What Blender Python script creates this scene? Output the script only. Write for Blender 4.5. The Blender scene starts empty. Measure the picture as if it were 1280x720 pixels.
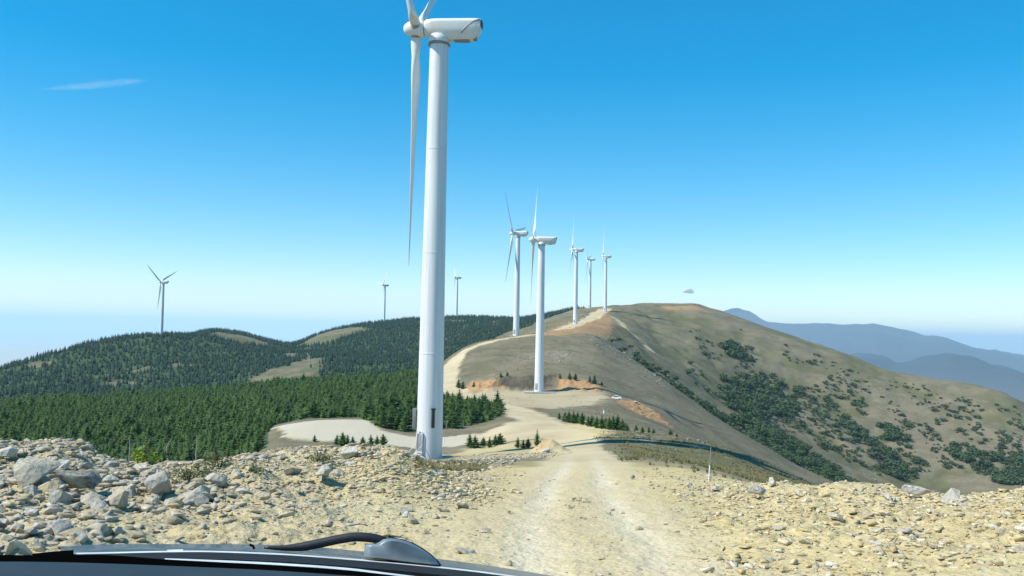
import bpy, bmesh, math, random
import numpy as np
from mathutils import Vector, Matrix

random.seed(11)
RNG = np.random.default_rng(7)
SC = bpy.context.scene
COL = SC.collection
PI = math.pi
R_ = math.radians

# ------------------------------------------------------------------ camera
F = 1108.0                       # focal length in pixels of a 1280 wide picture
PITCH = math.atan(55 / F)
ROLL = R_(1.2)
fwd = np.array([0, math.cos(PITCH), math.sin(PITCH)])
rt0 = np.array([1.0, 0, 0])
up0 = np.array([0, -math.sin(PITCH), math.cos(PITCH)])
rgt = rt0 * math.cos(ROLL) + up0 * math.sin(ROLL)
upv = -rt0 * math.sin(ROLL) + up0 * math.cos(ROLL)

cam_data = bpy.data.cameras.new('camera')
cam = bpy.data.objects.new('camera', cam_data)
COL.objects.link(cam)
cam_data.sensor_width = 36
cam_data.lens = 36 * F / 1280
cam_data.clip_start = 0.05
cam_data.clip_end = 200000
M = Matrix(((rgt[0], upv[0], -fwd[0]), (rgt[1], upv[1], -fwd[1]), (rgt[2], upv[2], -fwd[2])))
cam.matrix_world = M.to_4x4()
SC.camera = cam


def ray(px, py):
    d = fwd * F + rgt * (px - 640) - upv * (py - 360)
    h = math.hypot(d[0], d[1])
    return math.atan2(d[0], d[1]), d[2] / h


def P(px, py, r):
    """the point seen at a pixel, at horizontal range r from the camera"""
    a, e = ray(px, py)
    return Vector((r * math.sin(a), r * math.cos(a), r * e))


# ------------------------------------------------------------------ noise
def _hash(ix, iy, seed):
    h = (ix.astype(np.int64) * 374761393 + iy.astype(np.int64) * 668265263 + seed * 1274126177) & 0xFFFFFFFF
    h = ((h ^ (h >> 13)) * 1274126177) & 0xFFFFFFFF
    h = h ^ (h >> 16)
    return (h & 0xFFFF) / 65535.0


def vnoise(x, y, seed=0):
    x = np.asarray(x, float); y = np.asarray(y, float)
    ix = np.floor(x); iy = np.floor(y)
    fx = x - ix; fy = y - iy
    fx = fx * fx * fx * (fx * (fx * 6 - 15) + 10); fy = fy * fy * fy * (fy * (fy * 6 - 15) + 10)
    a = _hash(ix, iy, seed); b = _hash(ix + 1, iy, seed); c = _hash(ix, iy + 1, seed); d = _hash(ix + 1, iy + 1, seed)
    return (a * (1 - fx) + b * fx) * (1 - fy) + (c * (1 - fx) + d * fx) * fy


def fbm(x, y, seed=0, octv=4, gain=.5):
    s = 0; a = 1; t = 0
    for i in range(octv):
        c, sn = math.cos(.7 * i + .3), math.sin(.7 * i + .3)
        s = s + a * (vnoise((x * c - y * sn) * 2 ** i, (x * sn + y * c) * 2 ** i, seed + i * 17) - .5)
        t += a; a *= gain
    return s / t * 2          # about -1..1


def sstep(a, b, x):
    t = np.clip((x - a) / (b - a), 0, 1)
    return t * t * (3 - 2 * t)


def pchip(xk, yk, x):
    xk = np.asarray(xk, float); yk = np.asarray(yk, float)
    h = np.diff(xk); dl = np.diff(yk) / h
    m = np.zeros(len(xk))
    w1 = 2 * h[1:] + h[:-1]; w2 = h[1:] + 2 * h[:-1]
    ok = dl[:-1] * dl[1:] > 0
    with np.errstate(divide='ignore', invalid='ignore'):
        mm = (w1 + w2) / (w1 / dl[:-1] + w2 / dl[1:])
    m[1:-1] = np.where(ok, mm, 0)
    m[0] = dl[0]; m[-1] = dl[-1]
    x = np.clip(x, xk[0], xk[-1])
    i = np.clip(np.searchsorted(xk, x, side='right') - 1, 0, len(h) - 1)
    t = (x - xk[i]) / h[i]
    t2 = t * t; t3 = t2 * t
    return (2 * t3 - 3 * t2 + 1) * yk[i] + (t3 - 2 * t2 + t) * h[i] * m[i] + (-2 * t3 + 3 * t2) * yk[i + 1] + (t3 - t2) * h[i] * m[i + 1]


# ------------------------------------------------------------------ the lie of the land: survey lines from near to far
def H(px):
    return 415 + .021 * (px - 640)


def plane(r):
    return [(px, H(px) + F * (1.4 / r + .118), r) for px in (-100, 200, 640, 1000, 1400)]


RINGS = [
    plane(2.2),
    plane(8),
    [(-100, 622, 14), (0, 628, 14), (120, 634, 14), (260, 642, 14), (400, 650, 14), (520, 655, 14), (640, 657, 14), (900, 661, 14), (1050, 657, 14), (1280, 650, 14), (1400, 645, 14)],
    [(-100, 545, 21), (0, 556, 21), (60, 554, 21), (100, 562, 21), (130, 575, 21), (190, 582, 21), (260, 578, 22), (330, 569, 24), (380, 561, 26), (430, 567, 27), (490, 568, 27), (525, 580, 28), (570, 591, 30),
     (640, 598, 30), (760, 597, 30), (850, 595, 31), (900, 601, 31), (960, 608, 30), (1020, 609, 28), (1060, 606, 27), (1100, 610, 27), (1150, 620, 26), (1190, 624, 26), (1230, 620, 25), (1280, 615, 25), (1400, 605, 25)],
    [(-100, 600, 36), (0, 600, 36), (200, 612, 36), (330, 600, 36), (380, 592, 37), (450, 590, 37), (520, 588, 38), (600, 589, 38), (640, 589, 38), (760, 587, 38), (850, 587, 40), (900, 597, 40), (960, 612, 40), (1020, 625, 40), (1100, 640, 40),
     (1200, 650, 40), (1400, 650, 40)],
    [(-100, 630, 60), (0, 625, 60), (200, 615, 60), (300, 600, 60), (400, 585, 60), (470, 582, 60), (520, 579, 60), (600, 575, 60), (640, 573, 60), (760, 571, 60), (800, 571, 60), (850, 576, 60), (900, 587, 60), (960, 604, 60), (1020, 620, 60),
     (1100, 660, 60), (1200, 700, 60), (1400, 700, 60)],
    [(-100, 650, 102), (0, 640, 102), (200, 610, 102), (300, 585, 102), (360, 566, 102), (420, 561, 102), (480, 567, 102), (535, 575, 102), (600, 567, 102), (640, 564, 102), (700, 561, 102), (760, 558, 102), (800, 560, 102), (850, 569, 102),
     (900, 579, 102), (960, 594, 102), (1010, 606, 102), (1060, 630, 102), (1100, 650, 102), (1200, 700, 102), (1400, 720, 102)],
    [(-100, 640, 125), (0, 640, 125), (100, 625, 125), (200, 605, 125), (300, 580, 125), (330, 557, 125), (360, 552, 125), (420, 551, 125), (480, 554, 125), (535, 557, 125), (600, 556, 125), (640, 550, 125), (700, 545, 125), (740, 540, 125),
     (800, 543, 125), (850, 548, 125), (900, 557, 125), (940, 571, 125), (980, 588, 125), (1020, 607, 125), (1060, 640, 125), (1200, 720, 125), (1400, 740, 125)],
    [(-100, 600, 155), (0, 600, 155), (100, 600, 155), (200, 592, 155), (250, 580, 155), (300, 560, 155), (330, 540, 155), (350, 532, 155), (400, 526, 155), (460, 527, 155), (520, 533, 155), (600, 532, 155), (640, 525, 155), (700, 528, 155),
     (740, 531, 155), (800, 538, 155), (850, 549, 155), (900, 571, 155), (960, 601, 155), (1020, 632, 155), (1100, 690, 155), (1400, 740, 155)],
    [(-100, 572, 190), (0, 570, 190), (100, 568, 190), (200, 565, 190), (300, 550, 190), (350, 531, 190), (400, 521, 190), (460, 520, 190), (520, 517, 190), (600, 513, 190), (640, 511, 190), (700, 514, 190), (750, 518, 190), (800, 528, 190),
     (850, 546, 190), (900, 568, 190), (960, 599, 190), (1020, 640, 190), (1100, 690, 190), (1400, 740, 190)],
    [(-100, 537, 268), (0, 535, 268), (100, 530, 268), (200, 525, 268), (300, 515, 268), (400, 505, 268), (460, 502, 268), (520, 497, 268), (560, 495, 268), (600, 493, 268), (640, 491.5, 272), (674, 491, 275), (720, 491, 275), (752, 493, 272),
     (790, 505, 268), (830, 521, 268), (870, 541, 268), (900, 557, 268), (960, 593, 268), (1020, 640, 268), (1100, 690, 268), (1400, 720, 268)],
    [(-100, 529, 300), (0, 525, 300), (100, 520, 300), (200, 514, 300), (300, 505, 300), (400, 494, 300), (460, 492, 300), (520, 488, 300), (560, 485, 295), (600, 480, 293), (620, 474, 293), (660, 471, 292), (700, 473, 292), (740, 480, 290),
     (790, 499, 290), (830, 515, 290), (870, 535, 290), (900, 550, 290), (960, 584, 290), (1020, 617, 290), (1100, 690, 290), (1400, 720, 290)],
    [(-100, 517, 350), (0, 513, 350), (100, 508, 350), (200, 503, 350), (300, 494, 350), (400, 484, 350), (460, 480, 350), (520, 470, 350), (560, 458, 350), (600, 447, 350), (640, 445, 350), (700, 445, 350), (740, 450, 350), (790, 468, 350),
     (830, 488, 345), (870, 512, 340), (900, 530, 335), (960, 564, 330), (1000, 586, 330), (1060, 612, 330), (1100, 640, 330), (1400, 700, 330)],
    [(-100, 508, 415), (0, 504, 415), (100, 500, 415), (200, 494, 415), (300, 485, 415), (400, 477, 415), (500, 473, 415), (540, 463, 415), (560, 448, 415), (580, 435, 415), (600, 428, 420), (640, 421, 425), (700, 416, 430), (740, 421, 425),
     (760, 432, 415), (790, 450, 410), (830, 476, 400), (870, 504, 395), (900, 525, 390), (960, 561, 380), (1000, 584, 380), (1060, 612, 380), (1100, 640, 380), (1400, 700, 380)],
    [(-100, 518, 500), (0, 515, 500), (100, 510, 500), (200, 505, 500), (300, 497, 500), (400, 486, 500), (500, 475, 500), (560, 462, 500), (600, 441, 500), (640, 426, 500), (680, 416, 500), (720, 412, 500), (750, 419, 500), (790, 446, 490),
     (830, 480, 475), (870, 510, 465), (900, 531, 460), (960, 568, 450), (1000, 592, 450), (1060, 622, 450), (1100, 645, 450), (1200, 665, 450), (1400, 690, 450)],
    [(-100, 504, 590), (0, 500, 590), (100, 495, 590), (200, 488, 590), (290, 484, 590), (340, 471, 590), (400, 462, 590), (460, 462, 590), (540, 455, 590), (600, 436, 590), (640, 422, 590), (700, 407.5, 590), (719, 405.5, 590), (760, 411, 590),
     (790, 425, 590), (830, 450, 590), (870, 477, 590), (900, 497, 590), (960, 535, 590), (1000, 556, 590), (1060, 585, 590), (1100, 603, 590), (1150, 622, 590), (1200, 632, 590), (1400, 640, 590)],
    [(-100, 500, 720), (0, 480, 720), (100, 465, 720), (200, 452, 720), (300, 452, 720), (360, 455, 720), (400, 450, 720), (460, 448, 720), (540, 440, 720), (600, 428, 720), (640, 416, 720), (700, 402, 720), (740, 396, 720), (790, 407, 720),
     (830, 425, 720), (870, 440, 720), (900, 455, 720), (960, 487, 720), (1000, 503, 720), (1060, 525, 720), (1100, 537, 720), (1150, 548, 720), (1200, 556, 720), (1280, 566, 720), (1400, 590, 720)],
    [(-100, 492, 800), (0, 464, 810), (60, 447, 820), (120, 431, 830), (180, 424, 840), (205, 422, 844), (250, 423, 850), (290, 430, 850), (330, 437, 850), (370, 442, 850), (400, 440, 850), (440, 434, 850), (500, 428, 850), (560, 423, 850),
     (600, 417, 850), (640, 410, 850), (700, 397, 850), (737, 388, 860), (757, 386, 860), (800, 382.5, 950), (860, 381.5, 1000), (890, 388, 980), (940, 405, 950), (1000, 425, 920), (1060, 446, 900), (1120, 467, 880), (1180, 478, 870), (1220, 484, 860),
     (1250, 492, 850), (1280, 505, 850), (1320, 530, 850), (1400, 570, 850)],
    [(-100, 505, 1100), (0, 482, 1100), (100, 452, 1100), (200, 431, 1100), (240, 423, 1100), (255, 418, 1100), (270, 417, 1100), (300, 420, 1100), (330, 428, 1100), (362, 434, 1100), (400, 420, 1100), (440, 411, 1100), (480, 406, 1100),
     (540, 401, 1100), (571, 400, 1100), (600, 400, 1100), (640, 402, 1100), (680, 398, 1100), (700, 394, 1100), (720, 389.5, 1100), (740, 387.5, 1100), (757, 391, 1100), (800, 392, 1130), (860, 395, 1180), (940, 420, 1150), (1060, 470, 1100),
     (1280, 540, 1100), (1400, 590, 1100)],
    [(-100, 520, 1600), (0, 500, 1600), (200, 460, 1600), (400, 442, 1600), (600, 432, 1600), (720, 412, 1600), (860, 420, 1600), (1060, 480, 1600), (1280, 560, 1600), (1400, 600, 1600)],
    [(-100, 552, 3500), (200, 552, 3500), (640, 557, 3500), (1000, 560, 3500), (1400, 565, 3500)],
    [(-100, 475, 7000), (0, 477, 7000), (600, 482, 7000), (860, 475, 7000), (960, 468, 7000), (1030, 460, 7000), (1060, 450, 7000), (1080, 446, 7000), (1100, 449, 7000), (1125, 456, 7000), (1160, 452, 7000), (1195, 446, 7000), (1240, 453, 7000),
     (1280, 463, 7000), (1400, 500, 7000)],
    [(-100, 466, 8600), (600, 480, 8600), (900, 475, 8600), (1000, 470, 8600), (1200, 462, 8600), (1400, 500, 8600)],
    [(-100, 445, 12000), (640, 461, 12000), (760, 450, 12000), (830, 420, 12000), (880, 392, 12000), (915, 386.5, 12000), (935, 391, 12000), (960, 406, 12000), (985, 409, 12000), (1010, 407, 12000), (1050, 404, 12000), (1090, 403.5, 12000),
     (1110, 409, 12000), (1150, 417, 12000), (1175, 419, 12000), (1210, 430, 12000), (1250, 442, 12000), (1280, 449, 12000), (1400, 475, 12000)],
    [(-100, 434, 16000), (640, 450, 16000), (900, 452, 16000), (1400, 462, 16000)],
    [(-100, 414, 45000), (640, 429, 45000), (1400, 445, 45000)],
]

AZM = R_(36)
az_f = np.linspace(-AZM, AZM, 901)
side = np.radians(np.concatenate([np.arange(37, 60, 1.5), np.arange(60, 179, 5), [180]]))
az_all = np.concatenate([-side[::-1], az_f, side])
lr = np.concatenate([np.arange(math.log(.5), math.log(6), .06), np.arange(math.log(6), math.log(1700), .0092), np.arange(math.log(1700), math.log(6000), .03), np.arange(math.log(6000), math.log(14500), .012), np.linspace(math.log(14500), math.log(45000), 30)])
NA, NR = len(az_all), len(lr)

ringE, ringL = [], []
clampaz = np.clip(az_all, -R_(34), R_(34))
for ring in RINGS:
    a, e, l = [], [], []
    for (px, py, r) in ring:
        aa, ee = ray(px, py)
        a.append(aa); e.append(ee); l.append(math.log(r))
    ringE.append(pchip(a, e, clampaz)); ringL.append(pchip(a, l, clampaz))
ringE = np.array(ringE); ringL = np.array(ringL)
# round the back of the viewer the two sides meet
back = np.abs(az_all) > R_(60)
iL = np.argmin(np.abs(az_all + R_(60))); iR = np.argmin(np.abs(az_all - R_(60)))
for i in np.where(back)[0]:
    t = (az_all[i] - R_(60)) / R_(240) if az_all[i] > 0 else (az_all[i] + 2 * PI - R_(60)) / R_(240)
    ringE[:, i] = ringE[:, iR] * (1 - t) + ringE[:, iL] * t
    ringL[:, i] = ringL[:, iR] * (1 - t) + ringL[:, iL] * t

Rg = np.exp(lr)[None, :].repeat(NA, 0)
AZ = az_all[:, None].repeat(NR, 1)
X = Rg * np.sin(AZ); Y = Rg * np.cos(AZ)
E = np.empty((NA, NR))
for i in range(NA):
    E[i] = pchip(ringL[:, i], ringE[:, i], lr)
Z = E * Rg
Z[:, :] = np.where(Rg < 2.2, -1.4 - .118 * Rg, Z)
# behind the car the track keeps climbing a little
PXA = 640 + F * np.tan(np.clip(AZ, -1.2, 1.2))


def idx(arr, v):
    return np.interp(v, arr, np.arange(len(arr)))


def height(x, y):
    x = np.asarray(x, float); y = np.asarray(y, float)
    a = np.arctan2(x, y); l = np.log(np.maximum(np.hypot(x, y), .51))
    u = idx(az_all, a); v = idx(lr, l)
    i = np.clip(np.floor(u).astype(int), 0, NA - 2); j = np.clip(np.floor(v).astype(int), 0, NR - 2)
    fu = u - i; fv = v - j
    return (Z[i, j] * (1 - fu) + Z[i + 1, j] * fu) * (1 - fv) + (Z[i, j + 1] * (1 - fu) + Z[i + 1, j + 1] * fu) * fv


def hit(px, py, rmin=3.0):
    """where the line of sight of a pixel meets the land beyond rmin"""
    a, e = ray(px, py)
    u = float(idx(az_all, a)); i = int(min(max(math.floor(u), 0), NA - 2)); fu = u - i
    prof = (Z[i] * (1 - fu) + Z[i + 1] * fu) / np.exp(lr)
    ok = np.where((np.exp(lr) >= rmin) & (prof >= e))[0]
    if len(ok):
        j = ok[0]
        if j > 0 and prof[j - 1] < e:
            t = (e - prof[j - 1]) / (prof[j] - prof[j - 1])
            r = math.exp(lr[j - 1] + t * (lr[j] - lr[j - 1]))
        else:
            r = math.exp(lr[j])
    else:
        m = np.where((np.exp(lr) >= rmin) & (np.exp(lr) < max(rmin * 2.2, 40)), prof, -9)
        r = math.exp(lr[int(np.argmax(m))])
    x, y = r * math.sin(a), r * math.cos(a)
    return Vector((x, y, float(height(x, y))))


def project(p):
    v = np.asarray(p, float)
    d = v @ fwd
    return 640 + F * (v @ rgt) / d, 360 - F * (v @ upv) / d


def polydist(x, y, pts):
    """distance to a polyline and the position along it (point index)"""
    best = np.full(x.shape, 1e9); par = np.zeros(x.shape)
    for k in range(len(pts) - 1):
        ax, ay = pts[k][0], pts[k][1]; bx, by = pts[k + 1][0], pts[k + 1][1]
        dx, dy = bx - ax, by - ay
        t = np.clip(((x - ax) * dx + (y - ay) * dy) / (dx * dx + dy * dy + 1e-9), 0, 1)
        d = np.hypot(x - ax - t * dx, y - ay - t * dy)
        m = d < best
        best = np.where(m, d, best); par = np.where(m, k + t, par)
    return best, par


def polymask(x, y, pts, soft, wob=None):
    """1 inside a polygon, fading over soft metres at its edge"""
    pts = [(p[0], p[1]) for p in pts]
    d, _ = polydist(x, y, pts + [pts[0]])
    ins = np.zeros(x.shape, bool)
    n = len(pts)
    for k in range(n):
        x1, y1 = pts[k]; x2, y2 = pts[(k + 1) % n]
        c = ((y1 > y) != (y2 > y)) & (x < (x2 - x1) * (y - y1) / (y2 - y1 + 1e-12) + x1)
        ins ^= c
    s = np.where(ins, d, -d)
    if wob is not None:
        s = s + wob
    return sstep(-soft, soft, s)


# the road: points taken from the survey lines, with half widths in metres
road_px = [(745, 700, 3, 1.9), (728, 660, 3, 1.95), (720, 625, 3, 2.0), (722, 600, 15, 2.1), (727, 585, 25, 2.2), (728, 572, 40, 2.3), (724, 561, 60, 2.6), (712, 548, 80, 3), (694, 535, 100, 3.4), (668, 522, 120, 4), (642, 513, 150, 4.5),
           (610, 505, 180, 4.5), (580, 496, 200, 4.5), (562, 487, 220, 4), (557, 474, 250, 4), (560, 462, 300, 4), (572, 445, 330, 3.8), (590, 434, 350, 3.6), (618, 426, 370, 3.4), (655, 420, 380, 3.4), (695, 415.5, 390, 4)]
road_pts = [Vector((.75, -14, 0)), Vector((.8, 4, 0))] + [hit(a, b, c) for a, b, c, w in road_px]
road_w = [1.9, 1.9] + [w for a, b, c, w in road_px]
road2_pts = [hit(700, 413, 480), hit(716, 407, 520), hit(735, 401, 600), hit(742, 396, 650), hit(748, 391, 700), hit(756, 388, 800)]
spur_pts = [hit(742, 397, 600), hit(765, 400, 600), hit(790, 417, 560), hit(815, 440, 560)]
turn_poly = [hit(*p) for p in [(338, 536, 110), (372, 528, 110), (430, 524.5, 110), (462, 524, 110), (468, 534, 110), (495, 542, 110), (535, 547, 105), (600, 541, 105), (640, 528, 110), (670, 523, 110), (700, 535, 100), (700, 546, 90), (640, 551, 90), (585, 557, 90), (540, 562, 90), (500, 560, 90), (440, 552, 90), (390, 549, 90), (352, 545, 90)]]
pad_poly = [hit(*p) for p in [(548, 498, 200), (600, 489, 200), (650, 488, 200), (720, 489, 200), (752, 491.5, 200), (762, 497, 200), (740, 507, 170), (690, 512, 160), (640, 508, 160), (590, 505, 160)]]

# a few local land forms: spoil heap at the roadside, cut face behind the second pad
heap = hit(690, 565, 60)
hd = np.hypot((X - heap[0] + .2) / 1.25, Y - heap[1])
Z += 1.5 * np.clip(1 - hd / 1.9 + .25 * fbm(X * .9, Y * .9, 6, 3), 0, 1)
heap2 = hit(478, 570, 15)
Z += .35 * np.exp(-((X - heap2[0]) ** 2 / 2.2 + (Y - heap2[1] + 1.5) ** 2 / 5))

dR, pR = polydist(X, Y, road_pts)
wR = np.interp(pR, np.arange(len(road_w)), road_w)
wob = fbm(X * .35, Y * .35, 5, 3)
m_road = sstep(1.25, .8, dR / wR + .28 * wob)
d2, _ = polydist(X, Y, road2_pts)
m_road = np.maximum(m_road, sstep(8, 5, d2 + 2 * wob) * (Rg > 450))
d3, _ = polydist(X, Y, spur_pts)
m_spur = sstep(3.4, 1.6, d3 + 1.2 * wob) * (Rg > 450)
m_turn = polymask(X, Y, turn_poly, .7, wob * 2.0)
m_pad = polymask(X, Y, pad_poly, 2.5, wob * 3)
m_track = np.exp(-((dR - .78) / .36) ** 2) * sstep(75, 40, Rg) * np.clip(.62 + .7 * fbm(X * .8, Y * .25, 12, 4, .6), 0, 1) * 1.2
m_track = np.clip(m_track, 0, 1)
m_flat = np.maximum.reduce([m_road, m_turn, m_pad])

# roughness of the land
rough = 1 - .85 * m_flat
near = sstep(60, 25, Rg)
leftrub = sstep(560, 380, PXA) * sstep(45, 28, Rg) * sstep(5, 9, Rg)
mound = np.exp(-((X - heap2[0]) ** 2 / 6 + (Y - heap2[1] + 2) ** 2 / 14))
Z += -.06 * m_track * near + .03 * near * m_road * fbm(X * 3.5, Y * 1.2, 13, 4, .6)
Z += near * rough * (.035 * fbm(X * 2.2, Y * 2.2, 1, 4) + .06 * fbm(X * .6, Y * .6, 2, 3))
Z += leftrub * (.16 * fbm(X * 1.1, Y * 1.1, 3, 4, .6) + .05 * fbm(X * 4.5, Y * 4.5, 8, 3, .6)) + mound * near * .12 * fbm(X * 2.2, Y * 2.2, 9, 4, .65)
rightbank = sstep(820, 980, PXA) * sstep(45, 30, Rg) * sstep(6, 14, Rg)
Z += rightbank * (.22 * fbm(X * .9, Y * .9, 4, 4, .65) + .05 * fbm(X * 4, Y * 4, 14, 3, .6))
midr = sstep(40, 110, Rg) * sstep(900, 420, Rg)
Z += midr * rough * (.22 * fbm(X / 5, Y / 5, 21, 4) + .5 * fbm(X / 22, Y / 22, 22, 3))
farr = sstep(430, 620, Rg) * sstep(1700, 1300, Rg)
gul = np.abs(fbm(X / 70, Y / 70, 31, 4, .55))
Z += farr * rough * (1.2 * fbm(X / 18, Y / 18, 32, 4) - 9.0 * (.35 - np.minimum(gul, .35)) * sstep(430, 560, Rg) * sstep(1000, 800, Rg) + 2.4)
mtn = sstep(4500, 6500, Rg) * sstep(15500, 13000, Rg) * sstep(-400, -150, Z)
rid = np.abs(fbm(X / 1500, Y / 1500, 41, 5, .55))
Z += mtn * (150 * (rid - .18) + 28 * fbm(X / 350, Y / 350, 42, 4) + 55 * fbm(X / 800, Y / 800, 43, 3))

# ------------------------------------------------------------------ what the land is covered with
def hp(lst):
    return [hit(*p) for p in lst]


fr_px = [-400, 340, 346, 400, 455, 466, 472, 520, 570, 610, 630, 640]
fr_r = [118, 125, hit(346, 531, 110).xy.length + 2, hit(400, 523.5, 110).xy.length + 3, hit(455, 523, 110).xy.length + 3, hit(466, 530, 110).xy.length + 2, hit(472, 536, 110).xy.length + 3, hit(520, 543, 110).xy.length + 3,
        hit(570, 538, 110).xy.length + 3, hit(610, 529, 110).xy.length + 3, hit(630, 521, 110).xy.length + 2, 400]
bd_r = [100, 175, 195, 215, 240, 280, 330, 400, 470, 520, 600, 720, 850, 1000, 1250]
bd_p = [634, 634, 626, 604, 566, 535, 528, 536, 548, 566, 606, 655, 690, 715, 742]


def forest_mask(x, y):
    r = np.hypot(x, y); a = np.arctan2(x, y)
    p = 640 + F * np.tan(np.clip(a, -1.2, 1.2))
    m = (r > np.interp(p, fr_px, fr_r)) & (p < np.interp(r, bd_r, bd_p) + 6 * fbm(x / 9, y / 9, 51, 3)) & (r < 1350) & (np.abs(a) < 1.2)
    m = m.astype(float)
    # clearings
    for poly, lo, hi in CLEAR:
        inside = polymask(x, y, poly, 4, 9 * fbm(x / 14, y / 14, 52, 3))
        m = m * (1 - inside * ((r > lo) & (r < hi)) * (.45 + .7 * vnoise(x / 11, y / 11, 54)))
    m *= 1 - sstep(.34, .46, fbm(x / 45, y / 45, 53, 4)) * sstep(480, 560, r)
    return m


CLEAR = [
    (hp([(285, 488, 520), (340, 484, 520), (400, 470, 520), (408, 450, 560), (385, 446, 580), (350, 458, 560)]), 480, 800),
    (hp([(366, 434, 900), (400, 437, 900), (440, 424, 950), (470, 412, 950), (440, 409, 950), (402, 417, 950)]), 860, 1300),
    (hp([(255, 421, 870), (330, 436, 870), (365, 437, 870), (330, 429, 1000), (262, 418, 1000)]), 855, 1060),
    (hp([(640, 437, 480), (600, 446, 480), (560, 470, 440), (610, 428, 550)]), 440, 640),
]
m_forest = forest_mask(X, Y)
m_soil = sstep(58, 36, Rg + 8 * wob)                                        # the bulldozed ground by the car
m_soil = np.maximum(m_soil, sstep(2.0, .9, np.hypot((X - heap[0] - .3) / 2.4, (Y - heap[1]) / 2.4)))
yel_poly = hp([(700, 532, 120), (725, 523, 140), (760, 531, 130), (772, 541, 120), (745, 548, 110), (728, 556, 90), (715, 549, 90)])
m_soil = np.maximum(m_soil, polymask(X, Y, yel_poly, 2, 2 * wob))
mid_poly = hp([(556, 570, 80), (600, 557, 90), (660, 551, 90), (700, 550, 90), (712, 562, 80), (690, 572, 60), (600, 574, 70)])
m_soil = np.maximum(m_soil, .8 * polymask(X, Y, mid_poly, 2, 3 * wob))
m_orange = np.zeros_like(X)
for poly in (hp([(572, 489, 230), (590, 477, 280), (612, 474, 285), (640, 486, 265), (600, 490, 260)]), hp([(694, 487, 270), (700, 474, 285), (735, 476, 285), (755, 487, 270), (752, 491, 262)]),
             hp([(766, 497, 240), (800, 503, 240), (828, 521, 230), (840, 534, 220), (806, 534, 220), (782, 514, 230)])):
    m_orange = np.maximum(m_orange, polymask(X, Y, poly, 1.2, 1.6 * fbm(X * .4, Y * .4, 56, 4, .65)))
or2 = hp([(660, 421, 395), (700, 420, 395), (730, 417, 395), (752, 423, 395), (768, 411, 520), (758, 392, 700), (745, 388, 760), (735, 398, 590), (700, 408, 560), (688, 414, 480)])
m_orange = np.maximum(m_orange, .72 * polymask(X, Y, or2, 5, 5 * wob))
or3 = hp([(822, 385.5, 820), (850, 387, 850), (885, 390, 850), (868, 382.5, 880), (830, 382.5, 880)])
m_orange = np.maximum(m_orange, .7 * polymask(X, Y, or3, 5, 4 * wob))
m_orange = np.maximum(m_orange, .6 * sstep(1.9, 1.2, hd))
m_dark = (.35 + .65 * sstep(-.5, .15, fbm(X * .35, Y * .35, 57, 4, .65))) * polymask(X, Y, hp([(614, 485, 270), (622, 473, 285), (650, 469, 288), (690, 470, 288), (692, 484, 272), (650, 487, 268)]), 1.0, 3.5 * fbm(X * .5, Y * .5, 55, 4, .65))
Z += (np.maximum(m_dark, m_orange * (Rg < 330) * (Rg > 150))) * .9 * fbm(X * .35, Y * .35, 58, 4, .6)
m_rub = np.clip(sstep(620, 250, PXA + 60 * wob) * sstep(40, 30, Rg) * .9 + .35 * sstep(40, 30, Rg) * sstep(880, 1150, PXA) * (.5 + .5 * wob), 0, 1)
strip = hp([(500, 585, 25), (560, 590, 25), (640, 577, 30), (700, 568, 50), (700, 560, 60), (640, 567, 60), (560, 573, 60), (500, 575, 40)])
m_rub = np.maximum(m_rub, .8 * polymask(X, Y, strip, 2, 2 * wob))
m_rock = np.zeros_like(X)                                                   # stony ground on the hills
for poly in (hp([(640, 446, 330), (690, 440, 330), (722, 437, 330), (722, 450, 330), (690, 455, 320), (640, 452, 330)]), hp([(725, 418, 395), (760, 415, 520), (800, 440, 470), (850, 478, 450), (840, 490, 330), (800, 470, 340), (760, 440, 370)]),
             hp([(770, 540, 110), (840, 542, 110), (905, 556, 110), (900, 570, 95), (830, 558, 95), (765, 551, 95)])):
    m_rock = np.maximum(m_rock, polymask(X, Y, poly, 5, 5 * wob))
m_rock = np.maximum(m_rock, .6 * sstep(.28, .5, fbm(X / 26, Y / 26, 61, 4)) * sstep(440, 500, Rg) * sstep(1300, 1000, Rg) * (1 - m_forest))
m_green = .55 * sstep(.0, .5, fbm(X / 40, Y / 40, 62, 4)) * sstep(430, 560, Rg) + .75 * sstep(45, 60, Rg) * sstep(135, 110, Rg) * sstep(720, 800, PXA)
m_green = np.maximum(m_green, sstep(.16, .03, gul) * sstep(430, 520, Rg) * sstep(1100, 900, Rg))
m_green = np.clip(m_green + .6 * polymask(X, Y, hp([(540, 588, 20), (600, 584, 25), (600, 577, 25), (535, 578, 25)]), .6, .8 * wob), 0, 1)
m_gravel = np.clip(np.maximum.reduce([m_road, m_turn, .75 * m_pad, m_spur * .8]), 0, 1)
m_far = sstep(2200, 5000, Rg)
m_forest = np.clip(m_forest + 0, 0, 1)


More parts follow.
